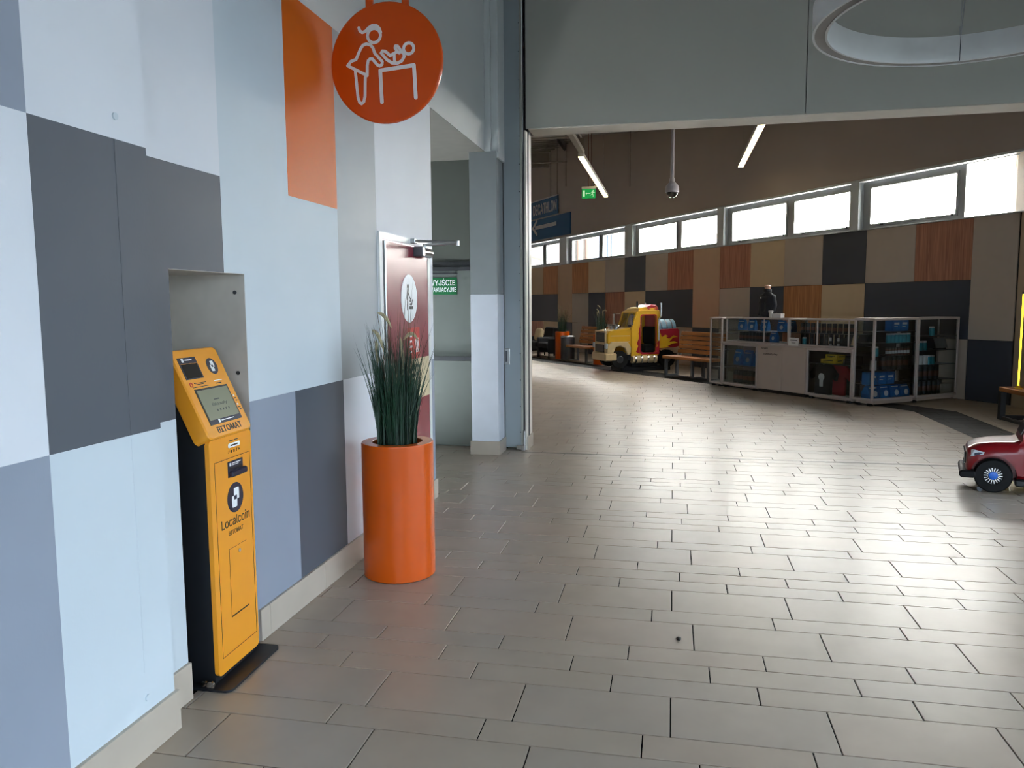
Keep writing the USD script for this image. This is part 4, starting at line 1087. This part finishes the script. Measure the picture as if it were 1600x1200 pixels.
def b_box(w, d, h, m, lab='tub_white'):
    def f(t):
        obj('carton', bx(-w / 2, w / 2, -d / 2, d / 2, 0, h, .003), m, t)
        obj('front_print', [bx(-w * .35, w * .30, -d / 2 - .001, -d / 2, h * .55, h * .72), bx(-w * .35, w * .1, -d / 2 - .001, -d / 2, h * .35, h * .42)], lab, t, smooth=False)
        obj('side_print', bx(w / 2, w / 2 + .001, -d * .3, d * .3, h * .5, h * .7), lab, t, smooth=False)
    return f


for i, x in enumerate((-3.20, -2.93, -2.66)):
    product('supplement_bag', 'blue foil bag with round white label, left counter case shelf', 'bag', 'blue bags in the left counter case', x, .22, .43, (i - 1) * 6, b_bag(.21, .12, .29, 'bag_blue'))
for i in range(6):
    product('black_tub', 'black lidded tub on the bottom of the left counter case', 'tub', 'black tubs under the blue bags', -3.26 + i * .13, .20, .096, 0, b_tub(.055, .24, 'tub_black', 'tub_black', 'tub_brown'))
for x in (-3.22, -2.95, -2.62, -2.2, -1.98):
    product('supplement_bag_small', 'small blue pouch on the upper shelf of the upper left display case', 'bag', 'small blue pouches in the upper left case', x, .30, 1.09, 8, b_bag(.16, .09, .20, 'bag_blue'))
for i in range(9):
    product('dark_jar', 'dark jar with pale label on the floor of the upper left display case', 'jar', 'dark jars in the upper left case', -3.25 + i * .088, .30, .895, 0, b_tub(.038, .165, 'tub_black', 'tub_black', 'tub_brown'))
product('supplement_bag_small', 'blue pouch standing on the floor of the upper left display case, right bay', 'bag', None, -2.30, .22, .895, -6)
for i in range(10):
    product('tall_bottle', 'tall black bottle on the floor of the upper right display case', 'bottle', 'black bottles in the upper right case', -1.74 + i * .105, .32, .895, 0, b_tub(.034, .18, 'tub_black', 'case_back', 'case_back'))
for i in range(10):
    product('dark_jar', 'dark jar on the shelf of the upper right display case', 'jar', 'dark jars on the shelf of the upper right case', -1.72 + i * .115, .30, 1.09, 0)
for i, x in enumerate((-1.02, -.86)):
    product('white_bottle', 'small white bottle before the black bottles in the upper right case', 'bottle', 'white bottles in the upper right case', x, .20, .895, 0, b_tub(.022, .13, 'tub_white', 'tub_white', 'grey_print'))
product('teal_can', 'teal can with pale lid in the upper right case behind the counter card', 'can', None, -1.55, .17, .895, 0, b_tub(.035, .12, 'bag_teal', 'tub_white'))
for x in (-.74, -.46):
    t = thing('price_board', ('grey slanted price board in the upper right case' if x < -.6 else 'grey slanted price board beside the corner post of the upper right case'), 'board', kpos(x, .24, .895), KA)
    obj('board', move(bx(-.08, .08, 0, .01, 0, .20), rx=-20), 'steel_dark', t)
    obj('stand', move(bx(-.01, .01, .02, .10, 0, .01)), 'black', t)
# right counter case
for i, (x, m_) in enumerate(((-1.05, 'flat'), (-.84, 'upright'))):
    pass
product('yellow_box', 'yellow and black carton lying on the shelf above the T-shirts', 'box', None, -1.02, .25, .60, 4, b_box(.30, .18, .075, 'yellow', 'black_print'))
product('yellow_box', 'yellow carton stacked askew on the carton above the T-shirts', 'box', None, -.94, .25, .676, -12)
product('black_carton', 'black carton on the shelf above the T-shirts, right of the yellow cartons', 'box', None, -.58, .25, .60, 0, b_box(.20, .18, .15, 'tub_black', 'steel_dark'))


def tee(label, x, yv, m, w, tilt=0, turn=0, dot=False):
    t = thing('t_shirt', label, 't-shirt', kpos(x, yv, .10), KA + turn)
    o = Polygon([(-w * .36, 0), (-w * .38, .32), (-w * .62, .24), (-w * .66, .34), (-w * .40, .47), (-w * .14, .49), (0, .465), (w * .14, .49), (w * .40, .47), (w * .66, .34), (w * .62, .24), (w * .38, .32), (w * .36, 0)]).buffer(.012).buffer(-.004)
    e = ext(o, .05, (0, -.025, 0))
    e = e.subdivide().subdivide().subdivide()
    e.vertices[:, 1] += .05 * (meshkit.fbm(e.vertices * [9, 1, 3], 3, 4) - .5)
    obj('fabric', e, m, t, smooth=60)
    obj('hanger', tube([(-w * .3, 0, .462), (0, 0, .485), (w * .3, 0, .462)], .008, 6), 'steel', t)
    obj('hanger_hook', tube([(0, 0, .485), (0, 0, .505)], .004, 6), 'steel', t)
    if dot:
        obj('chest_print', ext(unary_union([Point(0, .28).buffer(.055), sbox(-.03, .13, .03, .26)]).buffer(.008), .002, (0.0, -.058, 0)), 'tub_white', t, smooth=False)


tee('black T-shirt with a pale chest print in the low glass case', -1.03, .09, 'tee_black', .42, dot=True)
tee('red T-shirt between two black ones in the low glass case', -.84, .20, 'tee_red', .38, turn=6)
tee('plain black T-shirt at the right end of the low glass case', -.66, .32, 'tee_black', .36)
# corner and side cases: shelves seen from their right side (x = 0 face)
for i, yv in enumerate((.12, .36, .60, .82)):
    product('blue_sack', 'large blue sack with white emblem on the floor of the tall corner case', 'bag', 'blue sacks on the floor of the corner case', -.14, yv, .112, 90, b_bag(.21, .16, .205, 'bag_blue'))
for i, yv in enumerate((.11, .30, .49)):
    product('blue_carton', 'dark blue carton on the second shelf of the tall corner case', 'box', 'blue cartons on the second shelf', -.15, yv, .33, 90, b_box(.17, .15, .19, 'bag_blue', 'tub_white'))
for yv in (.58, .76):
    product('blue_carton', 'dark blue carton on the top shelf of the tall corner case', 'box', 'blue cartons on the top shelf', -.15, yv, 1.15, 90)
for i in range(6):
    product('teal_tub', 'teal tub with white lid in the row on the fourth shelf of the corner case', 'tub', 'row of teal tubs in the corner case', -.09, .42 + i * .088, .97, 90, b_tub(.040, .15, 'bag_teal', 'tub_white'))
for i in range(8):
    product('brown_bottle', 'small brown bottle with pale label on the middle shelf of the corner case', 'bottle', 'small brown bottles in the corner case', -.09, .40 + i * .068, .77, 90, b_tub(.026, .13, 'tub_brown', 'tub_black', 'tub_white'))
for i in range(5):
    product('black_tub', 'black tub on the third shelf of the tall corner case', 'tub', 'black tubs on the third shelf of the corner case', -.13, .36 + i * .125, .55, 90)
product('white_tub', 'white tub on the third shelf, behind the corner post', 'tub', None, -.12, .14, .55, 90, b_tub(.050, .15, 'tub_white', 'tub_white'))
product('teal_tub', 'single teal tub near the corner post on the middle shelf', 'tub', None, -.10, .16, .77, 90)
for i in range(3):
    product('teal_tub', 'teal tub in the right-hand case of the stand, left half of its upper shelf', 'tub', 'teal tubs in the right-hand case', -.09, 1.07 + i * .09, .83, 90)
for i in range(2):
    product('teal_tub', 'teal tub on the third shelf of the right-hand case', 'tub', 'teal tubs on the third shelf of the right-hand case', -.09, 1.36 + i * .09, .60, 90)
product('teal_tub', 'teal tub standing alone on the top shelf of the right-hand case', 'tub', None, -.09, 1.42, 1.06, 90)
product('white_bottle', 'small white bottle on the top shelf of the right-hand case', 'bottle', None, -.09, 1.10, 1.06, 90)
for i in range(3):
    product('white_tub', 'white tub on the third shelf of the right-hand case', 'tub', 'white tubs on the third shelf of the right-hand case', -.11, 1.08 + i * .11, .60, 90)
for i in range(6):
    product('black_tub', 'black tub on the floor of the right-hand case', 'tub', 'black tubs on the floor of the right-hand case', -.12, 1.08 + i * .118, .112, 90)
for i in range(5):
    product('black_tub', 'black tub on the second shelf of the right-hand case', 'tub', 'black tubs on the second shelf of the right-hand case', -.12, 1.08 + i * .125, .35, 90)
t = thing('price_board', 'grey tilted notice board in the right-hand case of the stand', 'board', kpos(-.10, 1.70, .835), KA + 90)
obj('board', move(bx(-.14, .14, 0, .01, 0, .17), (0, 0, .02), rx=-18), 'steel', t)
obj('stand', bx(-.10, .10, 0, .10, 0, .02, .003), 'black', t)
t = thing('carton', 'pale carton at the lower right of the right-hand case', 'box', kpos(-.13, 1.78, .112), KA + 90)
obj('carton', bx(-.13, .13, -.08, .08, 0, .16, .004), 'case_white', t)
obj('flap', bx(-.13, .13, -.082, -.08, .10, .16), 'case_white', t)

# ---- on top of the cases
mn = thing('mannequin_bust', 'headless mannequin bust in a black zipped jacket on top of the display case', 'mannequin', kpos(-2.60, .31, 1.3365), KA)
def blob(parts):
    """One smooth body: hulls of sphere pairs, joined and relaxed."""
    tot = None
    for p_, r_, q_2, t_ in parts:
        a = mf.Manifold.sphere(r_, 24).translate(p_)
        b = mf.Manifold.sphere(t_, 24).translate(q_2)
        h_ = mf.Manifold.batch_hull([a, b])
        tot = h_ if tot is None else tot + h_
    m_ = tot.refine_to_length(.02).to_mesh()
    m_ = trimesh.Trimesh(m_.vert_properties[:, :3], m_.tri_verts)
    trimesh.smoothing.filter_taubin(m_, iterations=14)
    m_.vertices += .008 * (meshkit.fbm(m_.vertices * 22, 3, 5)[:, None] - .5)
    return m_


jk = blob([((-.06, 0, .09), .085, (.06, 0, .09), .085), ((-.06, 0, .09), .085, (-.07, -.01, .33), .085), ((.06, 0, .09), .085, (.07, -.01, .33), .085), ((-.07, -.01, .33), .085, (.07, -.01, .33), .085), ((-.12, 0, .37), .055, (0, 0, .44), .06), ((.12, 0, .37), .055, (0, 0, .44), .06)])
jk.vertices[:, 2] -= jk.vertices[:, 2].min()
obj('jacket', jk, 'jacket', mn, smooth=60)
for s in (-1, 1):
    obj('sleeve', blob([((s * .135, 0, .37), .055, (s * .165, .02, .22), .045), ((s * .165, .02, .22), .045, (s * .15, -.03, .07), .036)]), 'jacket', mn, smooth=60)
obj('collar', lathe([(.062, .465), (.075, .47), (.072, .515), (.064, .515), (.062, .465)], 24), 'jacket', mn)
obj('neck', lathe([(0, .47), (.055, .47), (.05, .53), (.057, .575), (.04, .59), (0, .595)], 24), 'skin_dummy', mn, smooth=50)
obj('chest_badge', bx(-.055, -.03, -.124, -.118, .345, .37), 'white_print', mn)
cp = thing('paper_cup', 'white paper cup on top of the display case beside the mannequin', 'cup', kpos(-2.41, .22, 1.3365))
obj('cup', lathe([(0, 0), (.030, 0), (.042, .115), (.040, .115), (.028, .006), (0, .006)], 24), 'tub_white', cp, smooth=40)
obj('lid', lathe([(0, .115), (.044, .115), (.044, .124), (.036, .13), (0, .13)], 24), 'tub_white', cp)
wbx = thing('card_box', 'small white box on top of the display case right of the paper cup', 'box', kpos(-2.26, .25, 1.3365), KA + 5)
obj('carton', bx(-.10, .10, -.05, .05, 0, .07, .003), 'tub_white', wbx)
obj('lid', bx(-.102, .102, -.052, .052, .055, .075, .003), 'tub_white', wbx)
gs = thing('grass_pot', 'low pot of thin dry grass behind the display cases', 'plant', kpos(-3.05, .75, 0.0))
obj('pot', lathe([(0, 0), (.15, 0), (.17, 1.05), (.15, 1.05), (.14, 1.0), (0, 1.0)], 28), 'steel_dark', gs)
g = grass(77, 70, .10, .25, .50, .9)
g.apply_translation([0, 0, 1.0])
obj('grass_blades', g, 'blade_tip', gs, smooth=False, kind='stuff')

# ---- bench and yellow light tube by the right wall
t = thing('side_bench', 'wooden topped bench on a dark steel frame by the right wall', 'bench', (4.375, 11.69, 0), -84)
obj('seat', bx(0, 1.6, 0.0, .62, .385, .45, .008), 'bench_wood', t)
for x_ in (0.0, 1.52):
    lg = obj('leg', [bx(x_, x_ + .075, 0.0, .07, 0, .385, .004), bx(x_, x_ + .075, .55, .62, 0, .385, .004), bx(x_, x_ + .075, 0, .62, 0, .06, .004)], 'steel_dark', t)
obj('rail', bx(.07, 1.53, .02, .06, 0.0, .05, .004), 'steel_dark', t)
t = thing('light_tube', 'glowing yellow upright light tube standing on the bench by the right wall', 'lamp', (4.50, 11.40, 0.45))
obj('tube', cyl((0, 0, .03), (0.0, 0, 1.25), .012, n=14), 'neon', t)
obj('base', lathe([(0, 0), (.05, 0), (.05, .012), (.025, .022), (.025, .045), (0, .045)], 24), 'yellow', t)
obj('cap', cyl((0, 0, 1.25), (0, 0, 1.28), .016, n=14), 'steel_dark', t)

# ---- red ride-on car
rc_ = thing('ride_on_car', 'glossy red ride-on toy car with black bumper and blue hubs at the right edge', 'toy car', (2.42, 7.17, 0), -17)
# x runs backwards from the bumper, y across (0 = near side), z up
CW = 0.50


def section(x, zb, zt, y0, y1, r):
    """A rounded cross-section of the body at x."""
    g = sbox(y0, zb, y1, zt).buffer(-r).buffer(r, quad_segs=4) if r > 0 else sbox(y0, zb, y1, zt)
    n = 28
    L = g.exterior
    c = g.centroid
    out = []
    for a in np.linspace(0, 2 * PI, n, endpoint=False):
        ln = LineString([(c.x, c.y), (c.x + 2 * math.cos(a), c.y + 2 * math.sin(a))]).intersection(L)
        p_ = ln if ln.geom_type == 'Point' else ln.geoms[0]
        out.append((x, p_.x, p_.y))
    return out


def loft(secs):
    n = len(secs[0])
    Vv = np.array([p_ for s_ in secs for p_ in s_])
    F = []
    for i in range(len(secs) - 1):
        for j in range(n):
            a, b_ = i * n + j, i * n + (j + 1) % n
            F += [(a, b_, b_ + n), (a, b_ + n, a + n)]
    for i, fl in ((0, 1), (len(secs) - 1, 0)):
        c = len(Vv)
        Vv = np.vstack([Vv, Vv[i * n:(i + 1) * n].mean(0)])
        for j in range(n):
            a, b_ = i * n + j, i * n + (j + 1) % n
            F.append((b_, a, c) if fl else (a, b_, c))
    m = trimesh.Trimesh(Vv, np.array(F), process=False)
    if m.volume < 0:
        m.invert()
    return m




def to_mf(m):
    m = trimesh.Trimesh(m.vertices, m.faces, process=True)
    return mf.Manifold(mf.Mesh(np.asarray(m.vertices, np.float32), np.asarray(m.faces, np.uint32)))


secs = [section(.045, .17, .335, .05, .45, .04), section(.06, .15, .365, .02, .48, .05), section(.12, .13, .40, .0, .50, .06), section(.25, .12, .425, 0, .5, .06), section(.385, .12, .437, 0, .5, .05),
        section(.42, .12, .45, 0, .5, .05), section(.9, .12, .45, 0, .5, .05), section(1.05, .13, .44, .01, .49, .06), section(1.13, .17, .40, .04, .46, .06)]
bodym = to_mf(loft(secs))
for x_ in (.245, .92):
    for s in (0, 1):
        c_ = cyl((x_, -.05 if s == 0 else .40, .15), (x_, .10 if s == 0 else .55, .15), .168, n=36)
        bodym = bodym - to_mf(c_)
obj('body', bodym, 'car_red', rc_, smooth=35)
cabm = to_mf(loft([section(.415, .40, .44, .02, .48, .015), section(.44, .40, .52, .02, .48, .03), section(.475, .40, .60, .03, .47, .04), section(.55, .40, .64, .035, .465, .05), section(.85, .40, .645, .035, .465, .05), section(.97, .40, .54, .03, .47, .04), section(1.0, .40, .44, .02, .48, .015)]))
cabm = cabm - to_mf(bx(.60, .90, -.1, .6, .47, .60)) - to_mf(bx(.50, .93, .08, .42, .40, .61))
obj('cab', cabm, 'car_red', rc_, smooth=35)
obj('front_bumper', [slab(-.004, .12, .115, .178, .025, .50, .012)], 'rubber', rc_)
_m = None
obj('sill', bx(.40, .78, -.01, .51, .075, .135, .012), 'black', rc_)
obj('rear_bumper', bx(1.04, 1.16, .0, .5, .10, .18, .02), 'black', rc_)
for x_ in (.245, .92):
    for s in (0, 1):
        y0, y1, yf = (0.008, .105, .006) if s == 0 else (.395, .492, .494)
        d_ = -1 if s == 0 else 1
        w_ = obj('wheel', lathe([(.07, 0), (.132, 0), (.142, .015), (.142, .08), (.132, .095), (.07, .095), (.07, 0)], 40), 'rubber', rc_)
        UsdGeom.Xformable(w_).AddTranslateOp().Set(Gf.Vec3d(x_, y1, .146))
        UsdGeom.Xformable(w_).AddRotateXOp().Set(90.0)
        zf = .095 if s == 0 else 0.0
        zd = 1 if s == 0 else -1
        obj('rim', lathe([(0, .03), (.084, .03), (.084, .065), (0, .065)], 32), 'black', w_)
        obj('hub', lathe([(0, .06), (.036, .06), (.032, .088), (0, .092)] if s == 0 else [(0, .035), (.036, .035), (.032, .007), (0, .003)], 24), 'hub_blue', w_)
        sp = []
        for q in range(18):
            a = q * 2 * PI / 18
            zc = .068 if s == 0 else .027
            sp.append(move(bx(.034, .080, -.0052, .0052, zc - .008, zc + .012, .002), rz=math.degrees(a)))
        obj('spokes', sp, 'chrome', w_, smooth=False)
    obj('axle', cyl((x_, .05, .15), (x_, .45, .15), .02), 'black', rc_)
for s in (0, 1):
    y_ = .02 if s == 0 else .48
    hl = obj('headlight', hullpts([(.052, y_ + (.05 if s == 0 else -.05), .30), (.052, y_ + (.05 if s == 0 else -.05), .345), (.075, y_ + (-.012 if s == 0 else .012), .30), (.175, y_ + (-.024 if s == 0 else .024), .345), (.10, y_ + (-.02 if s == 0 else .02), .362), (.165, y_ + (-.022 if s == 0 else .022), .325), (.08, y_ + .03 * (1 - 2 * s), .365)]), 'lamp_glass', rc_)
    obj('blue_lens', hullpts([(.10, y_ + (-.026 if s == 0 else .026), .31), (.17, y_ + (-.026 if s == 0 else .026), .340), (.13, y_ + (-.026 if s == 0 else .026), .342), (.10, y_ + (-.02 if s == 0 else .02), .33)]), 'navy_print', hl)
obj('grille', [bx(.035, .055, .12, .38, .22, .32, .008)], 'black', rc_)
obj('grille_trim', [bx(.028, .04, .11, .39, .315, .328, .004), bx(.028, .04, .11, .39, .213, .222, .004)], 'chrome', rc_)
obj('caster', [cyl((.155, .045, .022), (.155, .075, .022), .022, n=18), bx(.145, .165, .05, .07, .02, .12, .003)], 'steel_dark', rc_)
obj('seat', [bx(.55, .80, .12, .38, .30, .40, .03), bx(.76, .84, .12, .38, .36, .52, .03)], 'tee_black', rc_)
obj('windscreen', hullpts([(.432, .08, .50), (.432, .42, .50), (.468, .09, .59), (.468, .41, .59), (.428, .08, .50), (.428, .42, .50), (.464, .09, .59), (.464, .41, .59)]), 'screen_dark', rc_, smooth=False)

# ---- a small dark crumb on the tiles
cr = trimesh.creation.icosphere(2, 1.0)
cr.vertices *= [.012, .018, .007]
cr.vertices += .004 * (meshkit.fbm(cr.vertices * 90, 3)[:, None] - .5)
cr.apply_translation([0.05, 3.68, .0065])
data(obj('dark_crumb', cr, 'black_print', None), label='small dark crumb lying on the floor tiles in the middle', category='crumb')
